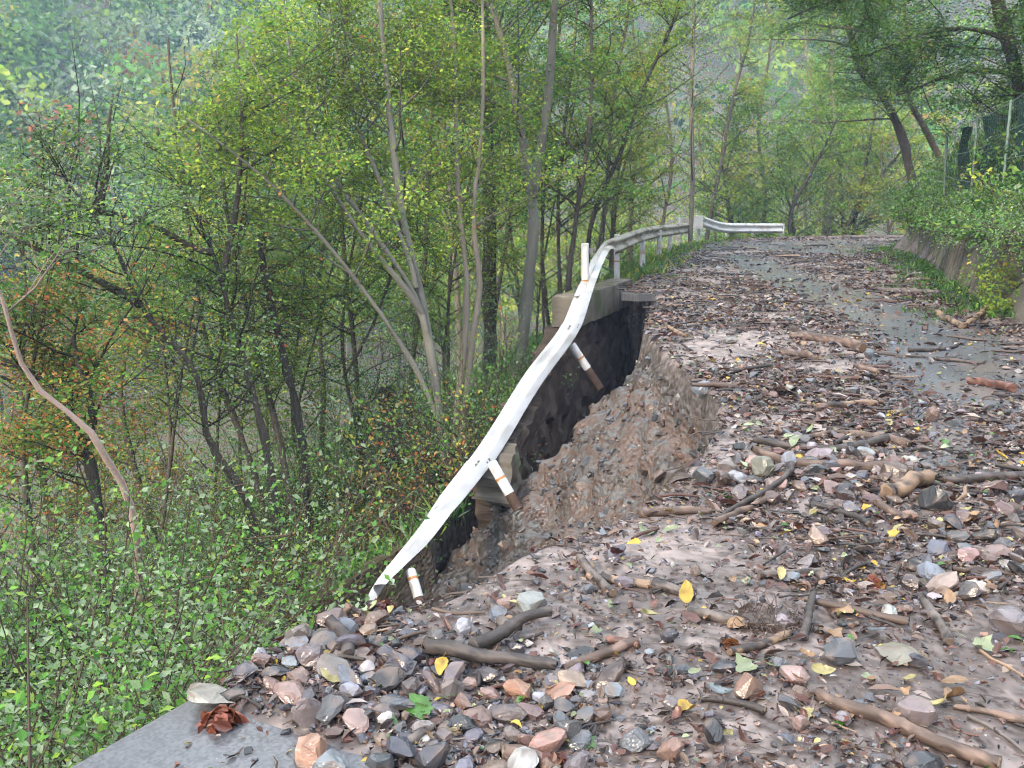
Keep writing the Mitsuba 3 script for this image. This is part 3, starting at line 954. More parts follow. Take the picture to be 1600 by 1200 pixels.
tree('tree', 'bent pale pinkish trunk leaning left over the shrubs by the stream', [
    line([(206, 795), (188, 750), (160, 705), (125, 658), (72, 620), (30, 560), (8, 480), (-25, 400), (-60, 250), (-80, 80)], 9.0, .047, .030, -1.2)], 18, MIX_L, (.33, .25, .225), n1=14, t0=.72, len1=.8, leaves=24, size=.075)
tree('tree', 'short dark forked tree crouching under the bent pale trunk', [
    line([(150, 760), (130, 690), (105, 640), (60, 590), (0, 560)], 10.2, .06, .02), line([(130, 700), (140, 620), (120, 560), (130, 480)], 10.2, .045, .015)], 19,
    {'rust': .25, 'yellow': .15, 'green': .6}, DARK, n1=26, t0=.45, len1=1.4, leaves=26, size=.075)
tree('tree', 'small tree with rusty autumn leaves over the stream', [
    line([(60, 700), (70, 620), (100, 560), (120, 500), (130, 440)], 15.5, .06, .02), line([(200, 690), (190, 600), (200, 540), (220, 480)], 15.5, .05, .02)], 20,
    {'rust': .6, 'yellow': .15, 'green': .25}, BROWN, n1=30, t0=.3, len1=1.6, leaves=26, size=.085)
# dark stump
rng = np.random.default_rng(3)
sk = thing('stump', 'dark rotten broken stump standing among the trunks', 'stump')
q_ = P(610, 720, 16.2)
q_[2] = land(q_[None, :2])[0] - .1
sp, sr = spline([q_, P(608, 660, 16.2), P(604, 605, 16.2)], [.2, .17, .15], 10)
v, f = tubes(sp, sr, 14)
v = v + unit(v - sp.mean(0)) * ((meshkit.fbm(v * 6, 3, 4) - .5) * .16)[:, None]
put(sk, (v, f), 'bark_bsdf', True, color=vary(v, (.06, .042, .034), amount=.6, scale=9))

# --- stems behind and beside the standing guardrail (pixels, depth, radius)
SLIM = [
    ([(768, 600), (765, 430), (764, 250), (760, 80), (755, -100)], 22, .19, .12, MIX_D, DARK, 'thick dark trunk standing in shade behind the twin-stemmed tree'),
    ([(888, 450), (902, 330), (922, 190), (925, 80), (926, -60)], 19.5, .07, .03, MIX_G, BROWN, 'slim straight tree directly behind the standing end post'),
    ([(918, 450), (924, 350), (965, 250), (1010, 130), (1050, 40), (1090, -60)], 21, .07, .025, MIX_B, DARK, 'slender dark tree leaning right above the twist of the rail'),
    ([(876, 480), (872, 350), (878, 240), (892, 120), (900, -60)], 21.5, .06, .025, MIX_G, BROWN, 'thin upright tree just left of the standing end post'),
    ([(936, 400), (948, 300), (955, 180), (975, 60), (985, -60)], 24, .07, .03, MIX_Y, BROWN, 'thin tree with yellowing leaves behind the second post'),
    ([(1079, 372), (1082, 260), (1080, 150), (1083, 60), (1080, -60)], 30.0, .085, .05, MIX_L, GREY, 'straight grey trunk standing in the gap between the two guardrails'),
    ([(1108, 345), (1128, 250), (1142, 170), (1165, 80), (1180, -40)], 37, .09, .035, MIX_Y, BROWN, 'dark leaning tree rising above the white box'),
    ([(1233, 372), (1240, 320), (1258, 285), (1285, 235), (1312, 175)], 38.5, .11, .03, MIX_G, DARK, 'dark tree leaning right past the end of the far guardrail'),
    ([(1292, 375), (1295, 310), (1303, 240), (1300, 130), (1310, 0)], 43, .22, .1, MIX_B, (.13, .13, .09), 'thick mossy trunk at the road bend'),
    ([(1318, 372), (1338, 325), (1362, 292), (1405, 240), (1440, 190)], 40, .13, .04, MIX_G, DARK, 'low dark trunk leaning right across the road bend'),
    ([(1340, 320), (1352, 260), (1362, 205), (1375, 150)], 40.3, .09, .04, MIX_Y, DARK, 'forked dark tree close to the low leaning trunk'),
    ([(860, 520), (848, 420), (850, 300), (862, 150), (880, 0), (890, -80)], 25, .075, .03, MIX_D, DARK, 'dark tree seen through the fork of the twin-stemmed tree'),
    ([(985, 380), (990, 270), (1000, 180), (990, 60), (995, -60)], 31, .08, .035, MIX_Y, BROWN, 'thin tree with reddish leaves beyond the standing rail'),
    ([(1035, 350), (1050, 250), (1040, 150), (1055, 30)], 34, .08, .03, MIX_L, BROWN, 'thin tree wrapped in pale creeper beyond the rail'),
    ([(560, 690), (555, 560), (540, 420), (530, 250), (540, 60), (545, -60)], 18, .06, .025, MIX_G, DARK, 'dark upright tree in the shade left of the stump'),
    ([(500, 720), (505, 600), (498, 470), (510, 330), (505, 150), (500, -20)], 18.5, .06, .025, MIX_B, DARK, 'slim dark stem right of the dead-topped trunk'),
    ([(640, 690), (645, 560), (665, 400), (670, 250), (690, 60), (700, -60)], 19, .07, .03, MIX_B, BROWN, 'upright brown tree right behind the stump'),
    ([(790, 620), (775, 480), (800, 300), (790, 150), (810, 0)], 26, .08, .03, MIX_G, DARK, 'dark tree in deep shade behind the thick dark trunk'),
    ([(1190, 372), (1195, 300), (1185, 210), (1200, 100), (1195, 0)], 42, .11, .05, MIX_B, BROWN, 'brown tree behind the far guardrail'),
    ([(1262, 372), (1258, 300), (1275, 200), (1262, 90), (1270, -20)], 46, .10, .06, MIX_Y, PALE, 'pale straight trunk beyond the road bend'),
]
for k, (pts, y, r0, r1, mx, bk, lb) in enumerate(SLIM):
    farther = y > 28
    tree('tree', lb, [line(pts, y, r0 * .82, r1 * .8, .5)], 40 + k, mx, bk, n1=24, t0=.3 if y < 30 else .22, len1=2.2 if not farther else 2.8, leaves=18 if not farther else 15, size=.088 if not farther else .12, n2=7,
         len2=.8 if not farther else 1.0, jitter=.12 if not farther else .16)

# --- leafy saplings standing in front of the trunks
SAP = [(40, 640, 300, 10.5, MIX_L, 'pale-leaved sapling among the rusty trees by the stream'), (255, 690, 380, 13.4, MIX_G, 'green sapling spreading flat sprays behind the crooked dark tree'), 
       (340, 560, 60, 15.0, MIX_B, 'yellow-green sapling behind the slanting trunk'), (470, 640, 330, 15.4, MIX_G, 'green sapling just behind the dead-topped trunk'), (560, 560, 110, 15.6, MIX_B, 'bright sapling between the dead-topped trunk and the many-stemmed tree'),
       
       (400, 420, -40, 19, MIX_B, 'bright tall sapling beyond the dead-topped trunk'), (700, 420, 20, 19.5, MIX_B, 'bright tall sapling behind the thin wavy stems'), (850, 400, 60, 22, MIX_Y, 'yellowing sapling left of the standing end post'),
       (960, 330, 90, 26, MIX_Y, 'yellowing sapling behind the standing rail posts'), (1130, 330, 130, 39, MIX_G, 'dark green sapling right above the white box'), (1210, 340, 200, 40.5, MIX_B, 'bright sapling behind the far guardrail end'), (1370, 340, 190, 38.5, MIX_Y, 'yellowing sapling at the outside of the bend')]
for k, (px, pb, pt, y, mx, lb) in enumerate(SAP):
    rg = np.random.default_rng(600 + k)
    j = rg.normal(size=4) * 14
    tree('sapling', lb, [line([(px, pb + 120), (px + j[0], pb), (px + j[1], (pb + pt) / 2), (px + j[2] * 2, pt)], y, .032 if y < 25 else .06, .012, .4),
                        line([(px + j[0], pb + 30), (px + 25 + j[3], (pb + pt) / 2 + 40), (px + 60 + j[1], pt + 40)], y + .1, .024 if y < 25 else .05, .01, -.4)], 620 + k, mx, BROWN, n1=26, t0=.15,
         len1=1.5 if y < 20 else (1.9 if y < 30 else 2.6), leaves=15, size=.075 if y < 16 else (.09 if y < 30 else .13), flat=.75, n2=7, len2=.75, category='sapling')

# --- trees over the hill side of the road
tree('tree', 'dark forked tree leaning over the road from the bank above the concrete wall', [
    line([(1432, 312), (1422, 270), (1405, 200), (1372, 140), (1340, 80), (1318, 20), (1300, -60)], 29, .135, .06, -1.5),
    line([(1372, 140), (1348, 118), (1328, 60), (1316, -10), (1300, -70)], 28.4, .075, .03, -2.5)], 70, MIX_G, BROWN, n1=26, t0=.4, len1=2.6, leaves=26, size=.095, flat=.75)
tree('tree', 'slimmer tree curving left beside the dark forked tree on the bank', [
    line([(1475, 270), (1440, 192), (1415, 140), (1402, 90), (1375, 60), (1330, 45), (1280, 40)], 28, .09, .03, -2),
    line([(1415, 140), (1420, 70), (1412, 0), (1420, -70)], 27.6, .05, .03)], 71, MIX_G, BROWN, n1=26, t0=.3, len1=2.2, leaves=26, size=.095, flat=.75)
tree('tree', 'dark trunk reaching over the green fence at the upper right', [
    line([(1600, 260), (1598, 170), (1582, 90), (1562, 20), (1545, -60), (1520, -160)], 17.5, .13, .08, -1),
    line([(1575, 65), (1500, 45), (1420, 60), (1350, 90)], 17.3, .045, .015, 1.5),
    line([(1590, 120), (1520, 110), (1450, 130), (1400, 150)], 17.6, .04, .012, 1.0),
    line([(1556, 0), (1450, -30), (1330, -10), (1230, 30)], 17.0, .05, .015, 2.0)], 72, {'green': .6, 'dark': .3, 'bright': .1}, DARK, n1=40, t0=.05, len1=2.0, leaves=30, size=.085, flat=.8)

# --- the woodland further down and across: one tree of each kind with copies
def stand(kind_seed, height, leafmix, bark, size, n1, leaves):
    rng = np.random.default_rng(kind_seed)
    x1, y1 = rng.normal(size=2) * .8
    p = np.array([[0, 0, -.8], [x1 * .2, y1 * .1, height * .3], [x1 * .6, y1 * .6, height * .65], [x1, y1, height]])
    q2 = np.array([p[1] * .9, p[1] + [rng.normal() * .8, rng.normal() * .8, height * .25], p[1] + [rng.normal() * 1.8, rng.normal() * 1.8, height * .55]])
    stems = [(p, np.linspace(.11, .025, 4)), (q2, np.linspace(.06, .02, 3))]
    st, b1, b2, c, n, s = grow(rng, stems, n1=n1, t0=.25, len1=height * .27, n2=8, len2=height * .1, leaves=leaves, size=size, jitter=.18, flat=.5, twig_r=.010)
    tv, tf = cat([tubes(*spline(a, r, 12), 7) for a, r in stems] + [tubes(b1[0][:, ::3], b1[1][:, ::3], 4, False)])
    v, f, col = leaf_mesh(c, n, s, np.clip(palette(rng, len(c), leafmix) * (.7 + .6 * meshkit.fbm(c * .8, 2, kind_seed))[:, None], 0, .5), rng)
    return (mikit.ply((tv, tf), 'bark_bsdf', smooth=True, color=vary(tv, bark, amount=.4, scale=3)), mikit.ply((v, f), 'leaf_bsdf', color=col))


KINDS = [
    (101, 11, MIX_B, BROWN, .14, 26, 13, 'slender yellow-green tree in the woodland across the valley'),
    (102, 9, MIX_G, DARK, .15, 26, 13, 'bushy green tree in the woodland across the valley'),
    (103, 12, MIX_Y, GREY, .15, 26, 12, 'tall tree with yellowing leaves in the woodland across the valley'),
    (104, 8, MIX_L, BROWN, .14, 26, 13, 'low grey-green tree in the woodland across the valley'),
    (105, 7, {'rust': .45, 'yellow': .3, 'bright': .25}, DARK, .14, 22, 13, 'low tree with rusty leaves in the woodland across the valley'),
    (106, 13, {'green': .5, 'dark': .3, 'bright': .2}, DARK, .16, 28, 13, 'tall dark green tree in the woodland across the valley')]
PRE = [stand(*k[:7]) for k in KINDS]
rng = np.random.default_rng(77)
spots = []
tries = 0
while len(spots) < 46 and tries < 9000:
    tries += 1
    y = 15 + 63 * rng.uniform() ** 1.25
    x = rng.uniform(-.62, .60) * y + rng.normal()
    p = np.array([[x, y]])
    dl, dr2 = polyline_sd(p, LEFT)[0], polyline_sd(p, RIGHT, -1)[0]
    if not (dl > (5.5 if y < 34 else 2.5) or dr2 > 7) or (x < -.08 * y and y < 50):
        continue
    if any((x - a) ** 2 + (y - b) ** 2 < (2.6 + .02 * y) ** 2 for a, b in spots):
        continue
    spots.append((x, y))
for x, y in spots:
    k = rng.choice(6, p=[.3, .2, .16, .14, .05, .15])
    z = land(np.array([[x, y]]))[0]
    m = T().translate([x, y, z]).rotate([0, 0, 1], rng.uniform(0, 360)).scale([rng.uniform(.8, 1.25)] * 3)
    hill = polyline_sd(np.array([[x, y]]), RIGHT, -1)[0] > 0
    lb = KINDS[k][7].replace('across the valley', 'on the bank above the concrete wall') if hill else KINDS[k][7]
    u_ = 800 + x / y * FOC
    zone = next(t_ for lim, t_ in [(250, 'above the bent pale trunk'), (430, 'behind the dead-topped trunk'), (600, 'left of the many-stemmed tree'), (700, 'behind the many-stemmed tree'), (790, 'behind the thick dark trunk'), (880, 'behind the smooth forked tree'),
                                   (990, 'behind the standing end post'), (1085, 'beyond the standing rail'), (1230, 'behind the far guardrail'), (1420, 'beyond the road bend'), (9999, 'outside the bend')] if u_ < lim)
    zone = ('deep in the woods ' if y > 45 else '') + zone
    lb = lb if hill else lb.replace('in the woodland across the valley', zone)
    kn = ['slender yellow-green', 'bushy green', 'yellowing tall', 'low grey-green', 'low rusty', 'tall dark green'][k]
    key = thing('woodland_tree', lb, 'tree', kn + ' trees ' + ('on the bank' if hill else zone))
    scene[key + '__trunk'] = {**PRE[k][0], 'to_world': m}
    scene[key + '__crown'] = {**PRE[k][1], 'to_world': m}
    labels[key + '__crown'] = {'kind': 'stuff'}

# --- the far forested mountainside: reads as one mass
rng = np.random.default_rng(8)
cs, ns, ss, cl = [], [], [], []
for k in range(2300):
    r = 84 + 330 * rng.uniform() ** .9
    a = math.radians(rng.uniform(-31, 30) if k % 2 else rng.uniform(-31, -4))
    x, y = r * math.sin(a), r * math.cos(a)
    if polyline_sd(np.array([[x, y]]), RIGHT, -1)[0] > -3 and polyline_sd(np.array([[x, y]]), LEFT)[0] < 20:
        continue
    R = rng.uniform(2.4, 4.6) * (1 + r / 700)
    n = int((190 if a < -.07 else 80) * (1.1 if r < 160 else .75))
    d = unit(rng.normal(size=(n, 3)))
    d[:, 2] = np.abs(d[:, 2]) * 1.2 - .25
    rr = R * rng.uniform(.62, 1.05, n)[:, None] * (.75 + .5 * meshkit.noise(d * 2.2 + k, 3))[:, None]
    c = d * rr * np.array([1, 1, 1.15]) + np.array([x, y, R * .8 + 1.0])
    cs.append(c)
    ns.append(unit(d + rng.normal(size=(n, 3)) * .55))
    ss.append(np.full(n, (.42 if a < -.07 else .6) + r * (.0026 if a < -.07 else .004)) * rng.uniform(.6, 1.3, n))
    base = np.array(PAL[rng.choice(['green', 'bright', 'yellow', 'pale', 'dark', 'rust'], p=[.38, .22, .08, .17, .12, .03])])
    cl.append(1.5 * base[rng.integers(0, len(base))] * rng.uniform(.7, 1.15, (n, 1)) * rng.uniform(.75, 1.2))
cs, ns, ss, cl = np.vstack(cs), np.vstack(ns), np.concatenate(ss), np.vstack(cl)
gx = land(cs[:, :2])
cs[:, 2] += gx
v, f, col = leaf_mesh(cs, ns, ss, np.clip(cl, 0, .4), rng, width=.9)
put('far_forest', (v, f), 'leaf_bsdf', color=col)
labels['far_forest'] = {'kind': 'stuff', 'label': 'forest covering the mountainside across the valley'}

# ------------------------------------------------------------------ shrubs on the slope below the road edge and along the bank
def shrub_kind(seed, h, leafmix, size, nst, nleaf, spread=.75, droop=-.05, bark=(.06, .045, .032), fine=True):
    rng = np.random.default_rng(seed)
    az = rng.uniform(0, 2 * np.pi, nst)
    d = unit(np.stack([np.cos(az) * spread, np.sin(az) * spread, rng.uniform(.5, 1.3, nst)], -1))
    st = rng.normal(size=(nst, 3)) * np.array([.12, .12, 0])
    B = branch_out(rng, st, d, h * rng.uniform(.7, 1.3, nst), 8, .12, droop)
    R = np.linspace(1, .3, 8)[None] * rng.uniform(.006, .011, nst)[:, None]
    k = rng.integers(2, 7, (nst, 5))
    s2 = B[np.arange(nst)[:, None], k].reshape(-1, 3)
    d2 = unit(rng.normal(size=(nst * 5, 3)) + np.array([0, 0, .5]))
    B2 = branch_out(rng, s2, d2, h * rng.uniform(.2, .45, nst * 5), 5, .15, -.03)
    R2 = np.linspace(1, .4, 5)[None] * np.full((len(B2), 1), .004)
    t = rng.uniform(.15, 1, (len(B2), nleaf))
    k = np.minimum((t * 4).astype(int), 3)
    fr = (t * 4 - k)[..., None]
    ii = np.arange(len(B2))[:, None]
    c = (B2[ii, k] * (1 - fr) + B2[ii, k + 1] * fr).reshape(-1, 3) + rng.normal(size=(len(B2) * nleaf, 3)) * .055 * h
    n = unit(rng.normal(size=c.shape) * .55 + np.array([-.1, -.2, .75]))
    tv, tf = cat([tubes(B[:, [0, 2, 4, 7]], R[:, [0, 2, 4, 7]], 4, False), tubes(B2[:, [0, 2, 4]], R2[:, [0, 2, 4]], 3, False)])
    tone = (.65 + .7 * meshkit.fbm(c * 2.5, 2, seed))[:, None]
    v, f, col = leaf_mesh(c, n, size * rng.uniform(.55, 1.3, len(c)), np.clip(palette(rng, len(c), leafmix) * tone, 0, .5), rng, fine, .62)
    return (mikit.ply((tv, tf), 'bark_bsdf', smooth=True, color=vary(tv, bark, amount=.3)), mikit.ply((v, f), 'leaf_bsdf', color=col))


SK = {'leafy': shrub_kind(201, 1.15, {'green': .55, 'pale': .4, 'bright': .05}, .036, 13, 34, fine=False), 'pale': shrub_kind(202, 1.05, {'pale': .65, 'green': .35}, .034, 13, 34, fine=False),
      'fine': shrub_kind(203, 1.2, {'green': .65, 'pale': .25, 'dark': .1}, .034, 14, 34, fine=False), 'brown': shrub_kind(204, 1.25, {'green': .35, 'rust': .22, 'yellow': .18, 'pale': .25}, .042, 18, 12),
      'bright': shrub_kind(205, .8, {'bright': .75, 'green': .25}, .06, 11, 14), 'glossy': shrub_kind(206, 1.0, {'green': .5, 'dark': .3, 'pale': .2}, .072, 12, 17),
      'tall': shrub_kind(208, 2.0, {'green': .55, 'pale': .45}, .040, 22, 42, .6, fine=False), 'tallpale': shrub_kind(209, 1.9, {'pale': .7, 'green': .3}, .038, 22, 42, .6, fine=False), 'tallfine': shrub_kind(210, 2.1, {'green': .7, 'pale': .2, 'dark': .1}, .035, 22, 46, .6, fine=False),
      'yellow': shrub_kind(207, .9, {'bright': .55, 'yellow': .12, 'green': .33}, .06, 11, 13)}
ADJ = {'tall': 'tall leafy green shrub', 'tallpale': 'tall pale green shrub', 'tallfine': 'tall small-leaved green shrub', 'leafy': 'leafy green shrub', 'pale': 'pale green shrub', 'fine': 'small-leaved green shrub', 'brown': 'brownish small-leaved shrub with autumn leaves', 'bright': 'low bright green shrub', 'glossy': 'broad-leaved dark green shrub',
       'yellow': 'yellow-green broad-leaved shrub'}


def shrub(kind, x, y, s, label, group, dz=0.0, tilt=0.0, rng=None):
    z = land(np.array([[x, y]]))[0]
    px = 800 + x / (y * math.cos(PITCH) - (z + .5 - 1.6) * math.sin(PITCH)) * FOC
    reach = (.6 if y < 5.5 else .85) * s * (1.35 if kind.startswith('tall') else 1) * FOC / y
    if x < 1.5 and y < 12 and px < 900 and px + reach > np.interp(y, [3, 7, 9, 12], [560, 600, 660, 800]):
        return                                   # nothing grows through the fallen rail
    m = T().translate([x, y, z - .05 + dz]).rotate([0, 1, 0], tilt).rotate([0, 0, 1], rng.uniform(0, 360)).scale([s, s, s * rng.uniform(.85, 1.15)])
    key = thing('shrub', label, 'shrub', group)
    scene[key + '__stems'] = {**SK[kind][0], 'to_world': m}
    scene[key + '__foliage'] = {**SK[kind][1], 'to_world': m}
    labels[key + '__foliage'] = {'kind': 'stuff'}


rng = np.random.default_rng(31)
spots = []
tries = 0
while len(spots) < 140 and tries < 40000:
    tries += 1
    y = 1.5 + 15.5 * rng.uniform() ** 1.25
    x = rng.uniform(-9, 2)
    p = np.array([[x, y]])
    d = polyline_sd(p, LEFT)[0]
    if not (.45 < d < 9) or x < -.62 * y - 2:
        continue
    sd = poly_sd(p, HOLE)[0]
    if (sd < 0 and x > -1.75) or (d < 1.5 and 3.6 < y < 9.5 and x > -1.3 - .09 * (9.5 - y)):
        continue
    if any((x - a) ** 2 + (y - b) ** 2 < ((.48 if d < 1.5 else .66) + .025 * y) ** 2 for a, b in spots):
        continue
    spots.append((x, y))
for x, y in spots:
    d = polyline_sd(np.array([[x, y]]), LEFT)[0]
    if y > 8.5 and x > -3.2:
        kind = rng.choice(['brown', 'fine', 'leafy'], p=[.5, .25, .25])
        where = ('close beside the broken retaining wall' if d < 1.6 else 'a little below the broken retaining wall' if d < 3 else 'under the many-stemmed tree') + (', deeper in' if y > 13 else '')
    else:
        kind = rng.choice(['leafy', 'pale', 'fine', 'brown', 'bright'], p=[.33, .42, .2, .03, .02])
        where = next(t_ for lim, t_ in [(4.2, 'beside the bare road corner'), (6, 'below the rubble rim'), (8, 'between rubble rim and bent trunk'), (11, 'at the foot of the crooked dark tree'), (99, 'among the dark trunks')] if y < lim)
        where = ('down the slope ' if d > 3 else '') + where
    if d > 1.5 and kind in ('leafy', 'pale', 'fine', 'bright'):
        kind = {'leafy': 'tall', 'pale': 'tallpale', 'fine': 'tallfine', 'bright': 'tall'}[kind]
    s = rng.uniform(.8, 1.15) * (.85 if d < .9 else 1.3 if d < 1.5 else .95) * (1.1 if d > 4 else 1)
    shrub(kind, x, y, s, ADJ[kind] + ' ' + where, ADJ[kind].split(' with')[0] + 's ' + where, tilt=rng.uniform(-12, 2), rng=rng)
for k, (px, pt, y) in enumerate([(-30, 800, 8.6), (45, 790, 8.3), (118, 735, 8.0), (185, 715, 7.9), (250, 735, 8.0), (150, 730, 8.2), (215, 725, 8.1), (190, 770, 7.2), (240, 790, 7.2), (145, 785, 7.2), (315, 800, 8.2), (380, 815, 8.6), (-20, 850, 7.0), (70, 850, 6.9), (160, 830, 6.8), (240, 840, 6.7), 
                                 (20, 930, 5.8), (120, 920, 5.7), (215, 920, 5.6), (300, 930, 5.7), (385, 915, 6.4), (60, 1010, 4.9), (170, 1010, 4.8)]):
    q = P(px, pt, y)
    z = land(q[None, :2])[0]
    kind = ['tall', 'tallpale', 'tallfine', 'tallpale'][k % 4]
    shrub(kind, q[0], q[1], float(np.clip((q[2] - z) / 1.75, .45, 1.6)), ADJ[kind] + ' of the thicket ' + ('round the bent pale trunk' if y > 7.5 else 'in front of the bent pale trunk' if y > 6 else 'beside the road corner'), ADJ[kind] + 's of the thicket ' + str(int(y > 6) + int(y > 7.5)), tilt=-4, rng=rng)
# along the top and foot of the concrete wall
line_ = arc(RIGHT[2:8], 60)
for k in range(0, 60):
    q = line_[k]
    if not 11 < q[1] < 30:
        continue
    for off in (.15, .95, 1.9, 3.0, 4.2, 5.6):
        if rng.uniform() < (.12 if off < 3 else .35):
            continue
        x, y = q + np.array([1, -.25]) * off + rng.normal(size=2) * .25
        kind = rng.choice(['glossy', 'leafy', 'pale', 'bright'], p=[.74, .16, .07, .03])
        where = ('overhanging the concrete wall' if off < .5 else 'above the concrete wall' if off < 2.5 else 'high on the bank') + (' near the yellow-green shrubs' if q[1] < 15 else ' under the green fence' if q[1] < 19 else ' short of the leaning tree' if q[1] < 24 else ' by the leaning tree')
        z = land(np.array([[x, y]]))[0]
        shrub(kind, x, y, rng.uniform(.7, 1.05) * (.85 if off < .5 else 1.15 if off < 2.5 else 1.6), ADJ[kind] + ' ' + where, ADJ[kind] + 's ' + where, dz=(max(0, .95 - z) + .05) * (off < .5), tilt=-20 if off < .5 else -8, rng=rng)
for px, py, y, kind, s, lb in [(1590, 475, 13.2, 'yellow', .95, 'yellow-green broad-leaved shrub in front of the concrete wall, lower one'), (1572, 500, 13.0, 'bright', .7, 'bright green shrub at the foot of the wall, nearest the road'),
                                  (1610, 430, 13.6, 'yellow', 1.2, 'taller yellow-green shrub at the near end of the concrete wall'), (1545, 480, 14.4, 'bright', .5, 'small bright green shrub at the wall foot beyond the yellow-green one')]:
    q = P(px, py, y)
    shrub(kind, q[0], q[1], s, lb, None, rng=rng)


# grass and weeds: nobody could count them
def weeds(name, pts, zs, h, mixture, label, seed, n_each=26):
    rng = np.random.default_rng(seed)
    n = len(pts) * n_each
    base = np.repeat(np.c_[pts, zs], n_each, 0) + rng.normal(size=(n, 3)) * np.array([.09, .09, 0])
    hh = np.repeat(h, n_each) * rng.uniform(.4, 1.2, n)
    d = unit(rng.normal(size=(n, 3)) * np.array([.5, .5, .1]) + np.array([0, 0, 1]))
    w = unit(np.cross(d, rng.normal(size=(n, 3)))) * (.006 + .02 * hh)[:, None]
    mid = base + d * (hh * .55)[:, None]
    tip = base + unit(d + rng.normal(size=(n, 3)) * .35) * hh[:, None]
    v = np.stack([base - w * .6, base + w * .6, mid + w, tip, mid - w], 1).reshape(-1, 3)
    f = (np.array([[0, 1, 2], [0, 2, 4], [4, 2, 3]])[None] + (np.arange(n) * 5)[:, None, None]).reshape(-1, 3)
    put(name, (v, f), 'leaf_bsdf', color=np.repeat(palette(rng, n, mixture), 5, 0))
    labels[name] = {'kind': 'stuff', 'label': label}


rng = np.random.default_rng(44)
pts = []
for k in range(300):
    y = rng.uniform(13, 31)
    i_ = np.argmin(np.abs(line_[:, 1] - y))
    pts.append(line_[i_] + np.array([-rng.exponential(.28) - .05, rng.normal() * .2]))
pts = np.array(pts)
weeds('grass', pts, surface(pts) - .02, rng.uniform(.05, .2, len(pts)), {'green': .25, 'dark': .7, 'pale': .05}, 'weedy grass along the foot of the concrete wall', 45)
pts = []
for k in range(650):
    y = rng.uniform(19, 37.5)
    a, t_, n_ = wall_frame(y)
    pts.append(a + n_ * rng.normal(.35, .35))
for k in range(500):
    x = rng.uniform(5.5, 16)
    pts.append(np.array([x, np.interp(x, LEFT[:, 0], LEFT[:, 1]) + abs(rng.normal()) * .8 + .1]))
pts = np.array(pts)
weeds('grass_001', pts, np.maximum(land(pts), -.25) - .02, rng.uniform(.08, .27, len(pts)), {'green': .4, 'dark': .45, 'yellow': .15}, 'weedy grass under the standing guardrail and along the bend', 46)
# low growth of the forest floor
rng = np.random.default_rng(47)
pts = np.stack([rng.uniform(-16, 3, 2600), rng.uniform(1, 26, 2600)], -1)
d = polyline_sd(pts, LEFT)
pts = pts[(d > .35) & ~((poly_sd(pts, HOLE) < .05) & (pts[:, 0] > -1.7))]
weeds('undergrowth', pts, land(pts) - .02, rng.uniform(.15, .5, len(pts)), {'green': .6, 'dark': .25, 'pale': .15}, 'low green undergrowth of the valley slope', 48, 14)

# ------------------------------------------------------------------ the rubble on the road
STONE_COLS = [((.085, .092, .108), .27, 'blue-grey'), ((.036, .037, .043), .17, 'dark grey'), ((.092, .064, .058), .22, 'reddish brown'), ((.130, .096, .078), .09, 'tan'), ((.086, .076, .080), .17, 'purple-grey'),
              ((.180, .178, .172), .04, 'pale grey'), ((.150, .092, .072), .04, 'orange-pink')]
SC = np.array([c for c, _, _ in STONE_COLS])
SW = np.array([w for _, w, _ in STONE_COLS])
SNAME = [n for _, _, n in STONE_COLS]


def pebble(rng, n=12):
    p = unit(rng.normal(size=(n, 3)))
    p = p * rng.uniform(.8, 1.05, (n, 1))
    h = ConvexHull(p)
    m = trimesh.Trimesh(p, h.simplices, process=True)
    m.fix_normals()
    return np.array(m.vertices), np.array(m.faces)


def rock(rng, fine=True):
    """An angular water-worn stone: a hull cut by a few flat planes, its edges then worn round and its faces roughened."""
    p = unit(rng.normal(size=(46, 3)))
    for _ in range(rng.integers(5, 9)):
        nrm = unit(rng.normal(size=3))
        d = rng.uniform(.5, .85)
        p = p - np.clip(p @ nrm - d, 0, None)[:, None] * nrm
    h = ConvexHull(p, qhull_options='QJ')
    used = np.unique(h.simplices)
    idx = -np.ones(len(p), int)
    idx[used] = np.arange(len(used))
    v, f = p[used], idx[h.simplices]
    flip = (np.cross(v[f[:, 1]] - v[f[:, 0]], v[f[:, 2]] - v[f[:, 0]]) * v[f].mean(1)).sum(1) < 0
    f[flip] = f[flip][:, ::-1]
    if fine:
        e = np.sort(np.vstack([f[:, [0, 1]], f[:, [1, 2]], f[:, [2, 0]]]), 1)
        ue, inv = np.unique(e, axis=0, return_inverse=True)
        m = len(v) + inv.reshape(3, -1)
        v = np.vstack([v, v[ue].mean(1)])
        f = np.vstack([np.stack([f[:, 0], m[0], m[2]], -1), np.stack([f[:, 1], m[1], m[0]], -1), np.stack([f[:, 2], m[2], m[1]], -1), m.T])
        acc, cnt = np.zeros_like(v), np.zeros(len(v))
        for k in range(3):
            np.add.at(acc, f[:, k], v[f[:, (k + 1) % 3]])
            np.add.at(cnt, f[:, k], 1)
        v = v * .93 + .07 * acc / cnt[:, None]
        q = v * 2.4 + rng.uniform(0, 50, 3)
        v = v * (1 + .16 * (meshkit.fbm(q, 2, 3) - .5) + .05 * rng.normal(size=len(v)) * .4)[:, None]
    return v * 1.06, f


def rot_rand(rng, n):
    q = rng.normal(size=(n, 4))
    q /= np.linalg.norm(q, axis=1, keepdims=True)
    w, x, y, z = q.T
    return np.stack([np.stack([1 - 2 * (y * y + z * z), 2 * (x * y - z * w), 2 * (x * z + y * w)], -1), np.stack([2 * (x * y + z * w), 1 - 2 * (x * x + z * z), 2 * (y * z - x * w)], -1),
                     np.stack([2 * (x * z - y * w), 2 * (y * z + x * w), 1 - 2 * (x * x + y * y)], -1)], 1)


